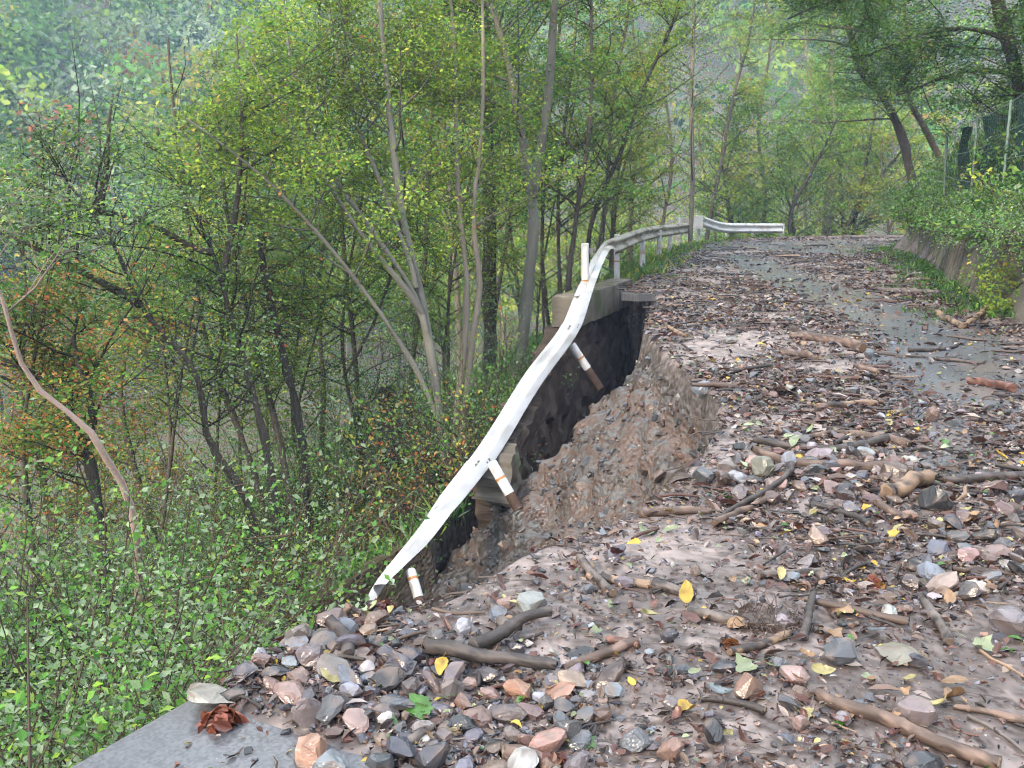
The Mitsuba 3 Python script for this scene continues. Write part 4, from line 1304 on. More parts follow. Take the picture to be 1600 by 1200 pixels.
def yaw(rng, n, tilt=.35):
    a = rng.uniform(0, 2 * np.pi, n)
    z = unit(np.stack([rng.normal(size=n) * tilt, rng.normal(size=n) * tilt, np.ones(n)], -1))
    x = unit(np.cross(np.stack([-np.sin(a), np.cos(a), 0 * a], -1), z))
    return np.stack([x, np.cross(z, x), z], -1)


def seen_px(p):
    """Size in photograph pixels of one metre at each point, 0 where out of the picture."""
    d = p - EYE
    z = d @ FWD
    u, v = d[:, 0] / z * FOC, (d @ UP) / z * FOC
    return np.where((z > .5) & (np.abs(u) < 830) & (np.abs(v) < 630), FOC / np.maximum(z, .5), 0)


def scatter(rng, n, y0, y1, extra=0.15, weight=debris_weight):
    """Points on the road between the depths y0 and y1, thinned by the debris weight."""
    out = []
    while sum(map(len, out)) < n:
        y = rng.uniform(y0, y1, 4000)
        x = rng.uniform(-.5, .5, 4000) * 1.06 * y + rng.uniform(-.3, .3, 4000)
        p = np.stack([x, y], -1)
        p = p[rng.uniform(size=len(p)) < .5 * weight(p)]
        if len(p) == 0:
            continue
        ok = (polyline_sd(p, LEFT) < .02) & (polyline_sd(p, RIGHT, -1) < -.08)
        ok &= (~inside(p, HOLE) | inside(p, OVERHANG))
        out.append(p[ok])
    return np.vstack(out)[:n]


rng = np.random.default_rng(500)
zones = [(2.35, 3.6, 3000, .016, .6), (3.6, 6.0, 5200, .0165, .6), (6, 10, 4300, .022, .6), (10, 18, 4200, .034, .5), (18, 36, 3600, .050, .45)]
sp_, sz_ = [], []
for y0, y1, n, med, sg in zones:
    p = scatter(rng, n, y0, y1)
    s = med * np.exp(rng.normal(size=len(p)) * sg)
    for b in COBBLE:
        m = poly_sd(p, b) < 0
        s = np.where(m & (rng.uniform(size=len(p)) < .55), s * rng.uniform(1.5, 2.4, len(p)), s)
    sp_.append(p)
    sz_.append(np.clip(s, .006, .098))
for b, n in zip(COBBLE, (1500, 500, 500)):
    lo, hi = b.min(0), b.max(0)
    p = rng.uniform(lo, hi, (n * 2, 2))
    p = p[inside(p, b)]
    p = p[(poly_sd(p, SLAB_CORNER) > .04) & ~inside(p, HOLE) & (polyline_sd(p, LEFT) < .02)][:n]
    sp_.append(p)
    sz_.append(np.clip(.024 * np.exp(rng.normal(size=len(p)) * .5), .008, .07))
p = scatter(rng, 5200, 2.35, 6.5, weight=lambda q: .4 + .6 * debris_weight(q))
sp_.append(p)
sz_.append(np.clip(.0075 * np.exp(rng.normal(size=len(p)) * .4), .004, .02))
sp_, sz_ = np.vstack(sp_), np.concatenate(sz_)
# keep the larger stones from standing in one another
order = np.argsort(-sz_)
sp_, sz_ = sp_[order], sz_[order]
from scipy.spatial import cKDTree
big = sz_ > .035
kt = cKDTree(sp_[big])
keep = np.ones(len(sp_), bool)
for i_, nb in enumerate(kt.query_ball_point(sp_[big], .12)):
    if keep[i_]:
        for j_ in nb:
            if j_ > i_ and np.linalg.norm(sp_[i_] - sp_[j_]) < .40 * (sz_[i_] + sz_[j_]):
                keep[j_] = False
sp_, sz_ = sp_[keep], sz_[keep]
top_ = surface(sp_)
pts3 = np.c_[sp_, top_]
ci = rng.choice(len(SC), len(pts3), p=SW / SW.sum())
col = np.clip(SC[ci] * np.array([.92, .91, .96]) * np.exp(rng.normal(size=(len(ci), 1)) * .5) * (1 + .04 * rng.normal(size=(len(ci), 3))), .012, .24)
dims = np.stack([rng.uniform(.8, 1.25, len(ci)), rng.uniform(.6, 1.0, len(ci)), rng.uniform(.35, .75, len(ci))], -1) * .5
rots = yaw(rng, len(ci), .3)
px = seen_px(pts3) * sz_
rank = np.argsort(-px)
single = np.zeros(len(ci), bool)
single[rank[:235]] = True
where_of = [(3.3, 'in the rubble at the broken road edge'), (4.2, 'among rubble short of the smooth mud'), (6.0, 'in muddy rubble around the smooth mud'), (9.0, 'in debris beside the washed out bay'), (99, 'in debris further up the road')]
for i_ in np.where(single)[0]:
    v, f = rock(rng)
    s = sz_[i_]
    v = (v * dims[i_] * s * 1.25) @ rots[i_].T
    lift = -v[:, 2].min() * rng.uniform(.45, .95)
    v = v + pts3[i_] + np.array([0, 0, lift])
    y = sp_[i_][1]
    w = next(t_ for lim, t_ in where_of if y < lim)
    sizew = 'large' if px[i_] > 42 else 'fist-sized' if s > .06 else 'small'
    lb = f'{sizew} {SNAME[ci[i_]]} stone {w}'
    key = thing('stone', lb, 'stone', f'{sizew} {SNAME[ci[i_]]} stones {w}')
    put(key, (v, f), 'stone_bsdf', False, color=stone_color(v, col[i_], i_))
rest = np.where(~single)[0]
protos = [pebble(rng, k) for k in (8, 9, 9, 10, 10, 11, 12, 9, 10, 9)]
vs, fs, cc, at = [], [], [], 0
pick = rng.integers(0, len(protos), len(rest))
for k, (pv, pf) in enumerate(protos):
    r_ = rest[pick == k]
    v = np.einsum('bij,bnj->bni', rots[r_], pv[None] * dims[r_][:, None] * sz_[r_][:, None, None] * 1.1)
    lift = -v[..., 2].min(1) * rng.uniform(.35, .9, len(r_))
    v = v + pts3[r_][:, None] + np.stack([0 * lift, 0 * lift, lift], -1)[:, None]
    vs.append(v.reshape(-1, 3))
    fs.append((pf[None] + (np.arange(len(r_)) * len(pv))[:, None, None]).reshape(-1, 3) + at)
    cc.append(np.repeat(col[r_], len(pv), 0))
    at += len(r_) * len(pv)
put('gravel', (np.vstack(vs), np.vstack(fs)), 'litter_bsdf', color=np.vstack(cc))
labels['gravel'] = {'kind': 'stuff', 'label': 'mixed small stones and gravel spread over the muddy road'}

# stones bedded in the broken bank
bank = np.where((so > .6) & (V[:, 0] > -1.0))[0]
gz = zz.reshape(X.shape)
gy, gx_ = np.gradient(gz, ys, xs)
area = np.sqrt(1 + gx_.ravel() ** 2 + gy.ravel() ** 2)
pr = area[bank]
bi = rng.choice(bank, 7500, p=pr / pr.sum())
bn_ = unit(np.stack([-gx_.ravel()[bi], -gy.ravel()[bi], np.ones(len(bi))], -1))
bp = V[bi] + rng.normal(size=(len(bi), 3)) * .015
bs = np.clip(.034 * np.exp(rng.normal(size=len(bi)) * .62), .012, .20)
bci = rng.choice(len(SC), len(bi), p=np.array([.3, .08, .22, .12, .18, .06, .04]))
bcol = np.clip(SC[bci] * rng.uniform(.4, 1.0, (len(bi), 1)), .02, .5)
bd = np.stack([rng.uniform(.8, 1.25, len(bi)), rng.uniform(.6, 1, len(bi)), rng.uniform(.4, .8, len(bi))], -1) * .5
br = rot_rand(rng, len(bi))
bpx = seen_px(bp) * bs
sing = np.argsort(-bpx)[:60]
for i_ in sing:
    v, f = rock(rng)
    v = (v * bd[i_] * bs[i_] * 1.4) @ br[i_].T + bp[i_]
    key = thing('stone', f'{SNAME[bci[i_]]} stone sticking out of the broken earth bank', 'stone', f'{SNAME[bci[i_]]} stones bedded in the earth bank')
    put(key, (v, f), 'stone_bsdf', False, color=stone_color(v, bcol[i_], i_))
rest = np.setdiff1d(np.arange(len(bi)), sing)
vs, fs, cc, at = [], [], [], 0
pick = rng.integers(0, len(protos), len(rest))
for k, (pv, pf) in enumerate(protos):
    r_ = rest[pick == k]
    v = np.einsum('bij,bnj->bni', br[r_], pv[None] * bd[r_][:, None] * bs[r_][:, None, None] * 1.2) + bp[r_][:, None]
    vs.append(v.reshape(-1, 3))
    fs.append((pf[None] + (np.arange(len(r_)) * len(pv))[:, None, None]).reshape(-1, 3) + at)
    cc.append(np.repeat(bcol[r_], len(pv), 0))
    at += len(r_) * len(pv)
put('gravel_001', (np.vstack(vs), np.vstack(fs)), 'litter_bsdf', color=np.vstack(cc))
labels['gravel_001'] = {'kind': 'stuff', 'label': 'gravel and small stones bedded in the broken earth bank'}

# ------------------------------------------------------------------ wood: sticks and logs one can tell apart
WOOD = {'dark': (.026, .021, .020), 'brown': (.062, .042, .034), 'tan': (.175, .118, .080), 'grey': (.105, .088, .082), 'red': (.066, .030, .022)}


def wood_color(v, tone, seed):
    """Bark with lighter worn patches, or peeled wood with scraps of bark left on it."""
    base = vary(v, WOOD[tone], amount=.6, scale=16, seed=seed)
    other = WOOD['dark'] if tone in ('tan', 'grey') else np.array(WOOD[tone]) * 2.3
    m = np.clip((meshkit.fbm(v * np.array([19, 19, 24]), 3, seed + 3) - .50) * 9, 0, 1)[:, None]
    return base * (1 - m) + np.asarray(other)[None] * m


def wood_mesh(pts, rad, seed, sides=12, n=26):
    rng = np.random.default_rng(seed)
    L_ = np.linalg.norm(np.asarray(pts[-1]) - np.asarray(pts[0]))
    n = int(np.clip(1.6 * L_ / np.mean(rad), 9, n))
    sp, sr = spline(pts, rad, n)
    sp = sp + (np.stack([meshkit.fbm(sp * 9, 2, seed + k_) for k_ in range(3)], -1) - .5) * (sr * min(1.2, .12 * np.linalg.norm(sp[-1] - sp[0]) / sr.mean()))[:, None]
    sr = sr * (1 + .10 * (meshkit.fbm(sp * 14, 2, seed) - .5) * (2 if n >= 20 else .6) + .025 * rng.normal(size=n))
    for _ in range(rng.integers(1, 3) if n >= 20 else 0):                     # knots
        k = rng.integers(3, n - 3)
        sr[k] *= rng.uniform(1.08, 1.25)
    v, f = tubes(sp, sr, sides)
    ridge = np.tile(rng.normal(size=sides), n) * .08 + rng.normal(size=len(v)) * .045
    c_ = np.repeat(sp, sides, 0)
    v = c_ + (v - c_) * (1 + ridge)[:, None]
    e = np.r_[np.arange(sides), np.arange((n - 1) * sides, n * sides)]
    v[e] += rng.normal(size=(2 * sides, 3)) * (np.repeat([sr[0], sr[-1]], sides) * .14)[:, None]     # ragged ends
    return v, f


def gpt(px, py, lift=0.0):
    p = G(px, py, .04)
    p[2] = surface(p[None, :2])[0] + lift
    return p


def stick(label, pixels, rpx, tone, seed, name='stick', category='stick', lift=None, ends=True, forks=()):
    """A stick lying on the rubble through the given photograph pixels; rpx: its half thickness in pixels at each end."""
    p = []
    r = []
    n = len(pixels)
    for k, (a, b) in enumerate(pixels):
        q = gpt(a, b + rpx[0] * .5)
        sc_ = FOC / ((q - EYE) @ FWD)
        rr = .84 * (rpx[0] + (rpx[1] - rpx[0]) * k / (n - 1)) / sc_
        q[2] += rr * .75 + (lift[k] if lift else .006)
        p.append(q)
        r.append(rr)
    za, zb = p[0][2], p[-1][2]                     # wood is stiff: it bridges the hollows it lies across
    lin = [za + (zb - za) * k / (n - 1) for k in range(n)]
    up_ = max(0.0, max(q[2] - l_ for q, l_ in zip(p, lin))) * .5
    for q, l_ in zip(p, lin):
        q[2] = l_ + up_ if name == 'log' else .65 * (l_ + up_) + .35 * q[2]
    key = thing(name, label, category)
    v, f = wood_mesh(p, r, seed)
    part(key, 'limb', (v, f), 'stick_bsdf', 50 if False else True, color=wood_color(v, tone, seed))
    for e, o in ((0, 1), (-1, -2)):
        if ends and r[e] > .008:
            d = unit(p[e] - p[o])
            v, f = tubes(np.array([p[e] - d * .002, p[e] + d * .003]), np.array([r[e] * .84, r[e] * .80]), 9)
            part(key, 'broken_end', (v, f), 'litter_bsdf', color=vary(v, np.array(WOOD[tone]) * .45 + np.array([.12, .08, .052]) * .55, amount=.4, scale=60))
    for fp, fr in forks:
        m_ = [P(*q_) if len(q_) == 3 else gpt(*q_) for q_ in fp]
        sc_ = FOC / ((m_[0] - EYE) @ FWD)
        for q_ in m_:
            q_[2] += fr[0] / sc_ + .035
        v, f = wood_mesh(m_, [fr[0] / sc_ + (fr[1] - fr[0]) / sc_ * k / (len(m_) - 1) for k in range(len(m_))], seed + 7)
        part(key, 'fork', (v, f), 'stick_bsdf', True, color=wood_color(v, tone, seed + 1))
    return key


stick('thick dark forked branch lying on the stones near the broken edge', [(664, 1022), (705, 1030), (748, 1034), (790, 1038), (868, 1046)], (15, 10), 'dark', 1, 'branch', 'branch', lift=[.035, .035, .035, .035, .03], forks=[([(742, 1036), (775, 1018), (810, 1002), (862, 990)], (11, 8))])
stick('long grey-brown branch lying aslant in the mud at the bottom right', [(1276, 1102), (1340, 1128), (1410, 1152), (1480, 1178), (1560, 1204)], (12, 15), 'brown', 2, 'branch', 'branch')
stick('short thick log with peeled tan wood leaning on a dark rock', [(1384, 780), (1406, 771), (1428, 762), (1452, 753)], (15, 13), 'tan', 3, 'log', 'log', lift=[.02, .03, .04, .05])
stick('thin dark stick pointing up to the right beside its brown twin', [(1122, 812), (1165, 792), (1205, 775), (1238, 745)], (5, 6), 'dark', 4, lift=[.01, .03, .04, .05])
stick('brown stick parallel to the thin dark stick in the debris', [(1115, 818), (1160, 800), (1195, 782), (1215, 760)], (7, 6), 'brown', 5)
stick('bare tan stick lying level on stones in the middle of the road', [(1276, 638), (1320, 634), (1365, 628)], (5, 7), 'tan', 6)
stick('short grey stick pointing at the viewer near the mud patch', [(905, 880), (930, 912), (958, 936)], (8, 9), 'grey', 7)
stick('pale straight stick lying across the lower side of the smooth mud', [(918, 908), (970, 918), (1015, 926)], (6, 8), 'tan', 8)
stick('stubby brown stick end touching the pale straight one', [(1018, 926), (1050, 932), (1086, 938)], (10, 7), 'grey', 9)
stick('smooth pinkish-grey stick next to the dark root clump', [(1074, 962), (1115, 972), (1168, 986)], (9, 10), 'grey', 10)
stick('peeled pale stick lying in front of the dark root clump', [(1140, 1032), (1185, 1020), (1232, 1000)], (8, 8), 'tan', 11)
stick('short dark stick standing up between tan leaves and root clump', [(1254, 1006), (1262, 980), (1270, 950)], (9, 6), 'dark', 12, lift=[.0, .03, .05])
stick('grey weathered stick pointing down to the right in bare mud', [(1442, 940), (1462, 968), (1484, 1003)], (9, 9), 'grey', 13)
stick('dark wet branch crossing the asphalt at the right edge', [(1474, 746), (1530, 742), (1610, 740)], (7, 9), 'dark', 14, 'branch', 'branch')
stick('knobbly dark branch in the heap above the tan log', [(1180, 705), (1250, 728), (1310, 735), (1370, 735), (1425, 742)], (8, 13), 'brown', 15, 'branch', 'branch')
stick('dark branch with upturned end at the top of the debris heap', [(1180, 690), (1240, 700), (1300, 702), (1360, 690), (1400, 680)], (6, 9), 'dark', 16, 'branch', 'branch')
stick('brown curved root lying low in the debris heap', [(1260, 690), (1310, 680), (1360, 680), (1420, 690)], (5, 8), 'brown', 17, 'root', 'root')
stick('brown branch with bark lying in the middle of the debris', [(1236, 528), (1280, 532), (1325, 540), (1348, 545)], (6, 11), 'brown', 18, 'branch', 'branch')
stick('thin branch trailing right onto the wet asphalt', [(1356, 544), (1400, 549), (1450, 553)], (4, 2), 'dark', 19)
stick('dark bark-covered piece lying left of the asphalt strip', [(1220, 549), (1255, 552), (1275, 558)], (7, 6), 'brown', 20, ends=False)
stick('short brown stick near the edge of the asphalt strip', [(1335, 570), (1360, 574), (1380, 576)], (5, 5), 'brown', 21)
stick('crooked dark stick alone on the wet asphalt', [(1420, 543), (1455, 542), (1496, 534)], (4, 3), 'dark', 22)
stick('straight dark stick behind the crooked one on the asphalt', [(1462, 556), (1495, 558), (1532, 562)], (4, 3), 'dark', 23)
stick('small dark stick at the inner edge of the asphalt strip', [(1394, 585), (1412, 587), (1430, 589)], (3, 3), 'dark', 24)
stick('long dark log lying at the foot of the weedy bank', [(1372, 452), (1420, 456), (1466, 460)], (4, 6), 'grey', 25, 'log', 'log')
stick('pale freshly broken piece of wood by the bank', [(1462, 484), (1482, 496), (1505, 506)], (6, 5), 'tan', 26)
stick('tan broken stick tilted up beside the pale wood by the bank', [(1506, 506), (1525, 498), (1540, 488)], (5, 5), 'tan', 27, lift=[0, .03, .06])
stick('thin tan stick near the lip of the washout', [(1040, 508), (1056, 520), (1072, 530)], (3, 4), 'tan', 28)
stick('light broken stub standing in the stones beside the dark forked branch', [(764, 950), (775, 968), (790, 992)], (8, 11), 'grey', 29)
stick('dark twisted piece of bark standing in the rubble', [(515, 990), (535, 1000), (542, 1030)], (10, 13), 'dark', 30, lift=[.05, .03, 0], ends=False)
stick('thin reddish twig at the rim below the fallen rail', [(482, 968), (515, 966), (548, 962)], (4, 8), 'brown', 31)
stick('weathered split piece of wood among the stones at the bottom', [(622, 1168), (648, 1148), (676, 1130)], (12, 9), 'grey', 32)
stick('chunky brown wood piece at the bottom edge of the picture', [(786, 1172), (825, 1172), (862, 1196)], (17, 12), 'brown', 33)
stick('splintered brown branch stub beside a green leaf', [(885, 1046), (925, 1034), (992, 1012)], (8, 10), 'brown', 34)
stick('rotten red-brown stick lying right of the splintered stub', [(948, 1008), (975, 1012), (996, 1018)], (7, 7), 'red', 35)
stick('thin dark twig lying on bare mud left of the long branch', [(1092, 1102), (1140, 1108), (1195, 1124)], (6, 7), 'dark', 36)
stick('flat weathered stick left of the red-brown leaf roll', [(1186, 905), (1230, 900), (1286, 892)], (8, 7), 'grey', 37)
stick('reddish curled slab of bark on the asphalt', [(1512, 590), (1545, 594), (1582, 604)], (7, 9), 'red', 38, 'bark_piece', 'bark', ends=False)
stick('dark branch half buried left of the two parallel sticks', [(1000, 800), (1050, 796), (1110, 798)], (9, 6), 'brown', 39, 'branch', 'branch')
stick('slim dark stick below the tan log', [(1270, 790), (1320, 800), (1358, 816)], (5, 6), 'dark', 40)
stick('brown stick under the tan log pointing to the mud', [(1348, 775), (1385, 795), (1420, 808)], (7, 8), 'brown', 41)
stick('thin bare twig in the mud at the right edge', [(1512, 1128), (1555, 1150), (1605, 1190)], (4, 3), 'grey', 42)
stick('low reddish branch in mud at the right edge', [(1490, 1108), (1540, 1118), (1600, 1136)], (5, 8), 'brown', 43)

# random smaller sticks: the largest one by one, the rest as one mass
rng = np.random.default_rng(900)
tp = np.vstack([scatter(rng, n, a, b) for a, b, n in [(2.5, 5, 420), (5, 9, 700), (9, 18, 900), (18, 35, 600)]])
tl = np.clip(np.exp(rng.normal(size=len(tp)) * .5) * np.interp(tp[:, 1], [2.5, 9, 35], [.07, .13, .3]), .03, .7)
trad = tl * rng.uniform(.02, .05, len(tp))
a_ = rng.normal(size=len(tp)) * .75 + np.where(rng.uniform(size=len(tp)) < .5, 0, np.pi)
d = np.stack([np.cos(a_), np.sin(a_), rng.normal(size=len(tp)) * .05], -1)
c0 = np.c_[tp, surface(tp) + trad * .8 + .012]
e0, e1 = c0 - d * tl[:, None] / 2, c0 + d * tl[:, None] / 2
mid = c0 + rng.normal(size=c0.shape) * (tl * .06)[:, None] * np.array([1, 1, .3])
for q in (e0, e1):
    q[:, 2] = np.maximum(q[:, 2], surface(q[:, :2]) + trad * .5)
PT = np.stack([e0, e0 * .5 + mid * .5 + rng.normal(size=c0.shape) * (tl * .02)[:, None], mid, mid * .5 + e1 * .5, e1], 1)
RT = trad[:, None] * np.array([1, .95, .9, .8, .6])[None]
tones = np.array([WOOD[k] for k in ('dark', 'brown', 'red', 'grey', 'tan')])
ti = rng.choice(5, len(tp), p=[.5, .3, .12, .06, .02])
TN = ['dark', 'brown', 'reddish', 'grey', 'tan']
tpx = seen_px(c0) * tl
o = np.argsort(-tpx)
for i_ in o[:75]:
    v, f = tubes(PT[i_], RT[i_], 7)
    w = next(t_ for lim, t_ in where_of if tp[i_][1] < lim)
    key = thing('twig', f'thin {TN[ti[i_]]} twig {w}', 'twig', f'thin {TN[ti[i_]]} twigs {w}')
    put(key, (v, f), 'stick_bsdf', True, color=vary(v, tones[ti[i_]] * rng.uniform(.7, 1.2), amount=.4, scale=20))
r_ = o[75:]
v, f = tubes(PT[r_], RT[r_], 4)
put('wood_debris', (v, f), 'litter_bsdf', color=np.repeat(np.clip(tones[ti[r_]] * rng.uniform(.7, 1.3, (len(r_), 1)), 0, .5), 20, 0))
labels['wood_debris'] = {'kind': 'stuff', 'label': 'small broken twigs strewn over the road'}

# ------------------------------------------------------------------ dead leaves
LEAFC = {'yellow': (.36, .24, .03), 'pale yellow': (.28, .25, .11), 'pale green': (.19, .23, .14), 'tan': (.21, .13, .07), 'reddish brown': (.085, .036, .027), 'dark red': (.060, .014, .011), 'green': (.045, .13, .02), 'bluish grey': (.13, .16, .18)}


def dead_leaf(rng, kind, size):
    """A lobed or oval blade with a midrib fold and a curl, and a stalk."""
    n = 26
    a = np.linspace(0, 2 * np.pi, n, endpoint=False)
    if kind == 'lobed':
        r = .74 + .10 * np.cos(5 * a) + .05 * np.cos(10 * a + .6) + .05 * rng.normal(size=n)
        r = r * (.88 + .25 * np.cos(a))
        p = np.stack([r * np.cos(a), r * np.sin(a) * 1.05], -1) * .55
    else:
        p = np.stack([.55 * np.cos(a) + .03 * np.cos(3 * a), .33 * np.sin(a) * (1 - .25 * np.cos(a)) + .015 * rng.normal(size=n)], -1)
    rings = [p * k for k in (.34, .68, 1.0)]
    v2 = np.vstack([[[0, 0]]] + rings)
    cx, cy = rng.uniform(-.6, 1.3), rng.uniform(-.3, 1.5)
    z = cx * v2[:, 0] ** 2 + cy * v2[:, 1] ** 2 + .12 * np.abs(v2[:, 1]) + .04 * rng.normal(size=len(v2)) * np.linalg.norm(v2, axis=1)
    v = np.c_[v2, z - z.min()] * size
    f = [[0, 1 + k, 1 + (k + 1) % n] for k in range(n)]
    for q in (0, 1):
        for k in range(n):
            b0, b1 = 1 + q * n + k, 1 + q * n + (k + 1) % n
            f += [[b0, b0 + n, b1 + n], [b0, b1 + n, b1]]
    st = np.array([v[0] * .2 + np.array([-.45 * size, 0, v[:, 2].mean()]), np.array([-.75 * size, .05 * size, .08 * size]), np.array([-1.0 * size, .12 * size, .12 * size])])
    tv, tf = tubes(st, np.array([.012, .010, .008]) * size, 4)
    return cat([(v, np.array(f)), (tv, tf)])


def lay(rng, v, p, tilt=.22, spin=None):
    R = yaw(rng, 1, tilt)[0]
    v = v @ R.T
    v = v - np.array([0, 0, v[:, 2].min()])
    return v + p


HERO_LEAVES = [(520, 1070, 62, 'lobed', 'pale yellow', 'large pale yellow lobed leaf on the stones near the broken edge'), (690, 1052, 40, 'oval', 'yellow', 'yellow leaf lying below the dark forked branch'),
               (660, 1108, 74, 'lobed', 'green', 'fresh green lobed leaf with yellow patch among the stones'), (915, 1162, 50, 'lobed', 'green', 'bright green leaf at the bottom edge between grey stones'),
               (1012, 980, 46, 'oval', 'pale yellow', 'pale yellow-green leaf in front of the root clump'), (1078, 982, 40, 'oval', 'reddish brown', 'pinkish brown curled leaf left of the root clump'),
               (1075, 1126, 44, 'oval', 'yellow', 'yellow curled leaf on bare mud at the bottom'), (1315, 966, 52, 'oval', 'tan', 'big tan curled leaf standing beside the short dark stick'),
               (1300, 1000, 58, 'lobed', 'tan', 'flat tan leaf lying below the big curled tan one'), (1396, 640, 26, 'oval', 'yellow', 'bright yellow leaf at the end of the bare tan stick'), (1410, 645, 24, 'oval', 'yellow', 'second bright yellow leaf of the touching pair'),
               (1352, 802, 26, 'lobed', 'yellow', 'yellow leaf below the tan log'), (1562, 718, 26, 'oval', 'yellow', 'yellow leaf on the asphalt near the dark wet branch'), (1490, 1072, 46, 'oval', 'tan', 'ribbed tan leaf in the mud above the reddish branch'),
               (1490, 1098, 58, 'oval', 'tan', 'flat brown leaf with a yellow tip in the mud'), (1252, 1132, 48, 'lobed', 'pale yellow', 'pale yellow lobed leaf beside the long branch'), (1168, 1062, 60, 'lobed', 'pale green', 'pale green folded leaf right of the splintered stub'),
               (1205, 1058, 50, 'lobed', 'pale green', 'whitish green leaf left of the dark cube-like rock'), (1285, 1064, 42, 'oval', 'pale yellow', 'pale yellow leaf in front of the dark cube-like rock'), (1358, 1074, 34, 'lobed', 'pale green', 'small pale lobed leaf alone on the mud'),
               (1135, 1166, 40, 'oval', 'pale yellow', 'creamy curled leaf at the bottom edge'), (1162, 1172, 40, 'oval', 'reddish brown', 'pink-brown leaf beside the creamy curled one'), (1393, 1168, 36, 'lobed', 'dark red', 'dark red leaf resting on the long branch'),
               (1126, 1094, 44, 'oval', 'bluish grey', 'bluish grey leaf above the thin dark twig'), (1368, 996, 42, 'oval', 'bluish grey', 'bluish leaf lying flat in the mud'), (1530, 1010, 58, 'lobed', 'pale green', 'shrivelled pale green leaf near the weathered stick'),
               (915, 1048, 26, 'oval', 'green', 'small upright green leaf by the splintered stub'), (1100, 752, 26, 'oval', 'pale green', 'pale leaf by the stones above the mud patch'), (1245, 704, 34, 'oval', 'pale green', 'pale green leaf lying on the debris heap'),
               (1228, 850, 24, 'oval', 'yellow', 'small yellow leaf at the edge of the smooth mud'), (1115, 468, 12, 'oval', 'yellow', 'tiny yellow leaf far up the road'), (1325, 471, 20, 'oval', 'yellow', 'yellow leaf on the far asphalt'),
               (1342, 470, 20, 'oval', 'yellow', 'yellow leaf beside the other one on the far asphalt'), (1400, 696, 22, 'oval', 'yellow', 'yellow leaf in the heap left of the asphalt'), (1325, 686, 20, 'oval', 'pale yellow', 'yellow-green leaf hanging in the debris heap'),
               (1010, 830, 30, 'oval', 'pale green', 'pale leaf lying at the upper edge of the smooth mud'), (930, 1000, 30, 'lobed', 'pale green', 'small whitish leaf below the stones')]
rng = np.random.default_rng(1200)
for px_, py_, s_, kd, cn, lb in HERO_LEAVES:
    p = gpt(px_, py_, .012)
    size = s_ * .78 / (FOC / ((p - EYE) @ FWD))
    v, f = dead_leaf(rng, kd, size)
    v = lay(rng, v, p, .28)
    key = thing('fallen_leaf', lb, 'leaf')
    c_ = vary(v, np.array(LEAFC[cn]) * .72, amount=1.0, scale=2.6 / size, seed=int(px_))
    put(key, (v, f), 'litter_bsdf', True, color=c_)
cn_all = list(LEAFC)
LP = np.array([.05, .09, .12, .22, .40, .06, .06, .0])
lp = np.vstack([scatter(rng, n, a, b, weight=lambda p: .10 + .75 * debris_weight(p)) for a, b, n in [(2.4, 5, 900), (5, 9, 1300), (9, 18, 2000), (18, 36, 1800)]])
ls = np.clip(np.exp(rng.normal(size=len(lp)) * .35) * np.interp(lp[:, 1], [2.4, 6, 36], [.022, .030, .060]), .012, .075)
lz = surface(lp) + rng.uniform(.004, .022, len(lp))
lc = rng.choice(8, len(lp), p=LP / LP.sum())
lpx = seen_px(np.c_[lp, lz]) * ls
o = np.argsort(-lpx)
for i_ in o[:200]:
    v, f = dead_leaf(rng, 'lobed' if rng.uniform() < .15 else 'oval', ls[i_] * 1.1)
    v = lay(rng, v, np.array([*lp[i_], lz[i_]]), .35)
    w = next(t_ for lim, t_ in where_of if lp[i_][1] < lim)
    key = thing('fallen_leaf', f'small {cn_all[lc[i_]]} fallen leaf {w}', 'leaf', f'small {cn_all[lc[i_]]} fallen leaves {w}')
    put(key, (v, f), 'litter_bsdf', True, color=vary(v, np.array(LEAFC[cn_all[lc[i_]]]) * rng.uniform(.6, 1.1), amount=.5, scale=50))
r_ = o[200:]
base = np.array([LEAFC[k] for k in cn_all])
n_ = yaw(rng, len(r_), .4)[:, :, 2]
v, f, c_ = leaf_mesh(np.c_[lp[r_], lz[r_] + .004], n_, ls[r_] * 1.1, np.clip(.9 * base[lc[r_]] * rng.uniform(.55, 1.15, (len(r_), 1)), 0, .6), rng, True, .75)
put('leaf_litter', (v, f), 'litter_bsdf', color=c_)
labels['leaf_litter'] = {'kind': 'stuff', 'label': 'small fallen leaves scattered over mud and asphalt'}
# bark flakes and rotten bits: the brown mass of the debris
bp_ = np.vstack([scatter(rng, n, a, b) for a, b, n in [(2.4, 5, 4200), (5, 9, 5500), (9, 18, 5200), (18, 36, 3600)]])
bs_ = np.clip(np.exp(rng.normal(size=len(bp_)) * .5) * np.interp(bp_[:, 1], [2.4, 6, 36], [.018, .036, .085]), .01, .14)
n_ = yaw(rng, len(bp_), .45)[:, :, 2]
BC = np.array([(.045, .028, .023), (.072, .044, .035), (.014, .010, .009), (.115, .074, .053), (.055, .024, .019), (.20, .165, .145), (.020, .014, .013)])
v, f, c_ = leaf_mesh(np.c_[bp_, surface(bp_) + rng.uniform(.006, .022, len(bp_))], n_, bs_ * 1.2, np.clip(np.array([.84, .86, .95]) * BC[rng.integers(0, 7, len(bp_))] * rng.uniform(.5, 1.5, (len(bp_), 1)), 0, .5), rng, True, .45)
put('bark_debris', (v, f), 'litter_bsdf', color=c_)
labels['bark_debris'] = {'kind': 'stuff', 'label': 'brown bark flakes and rotten bits washed over the road'}

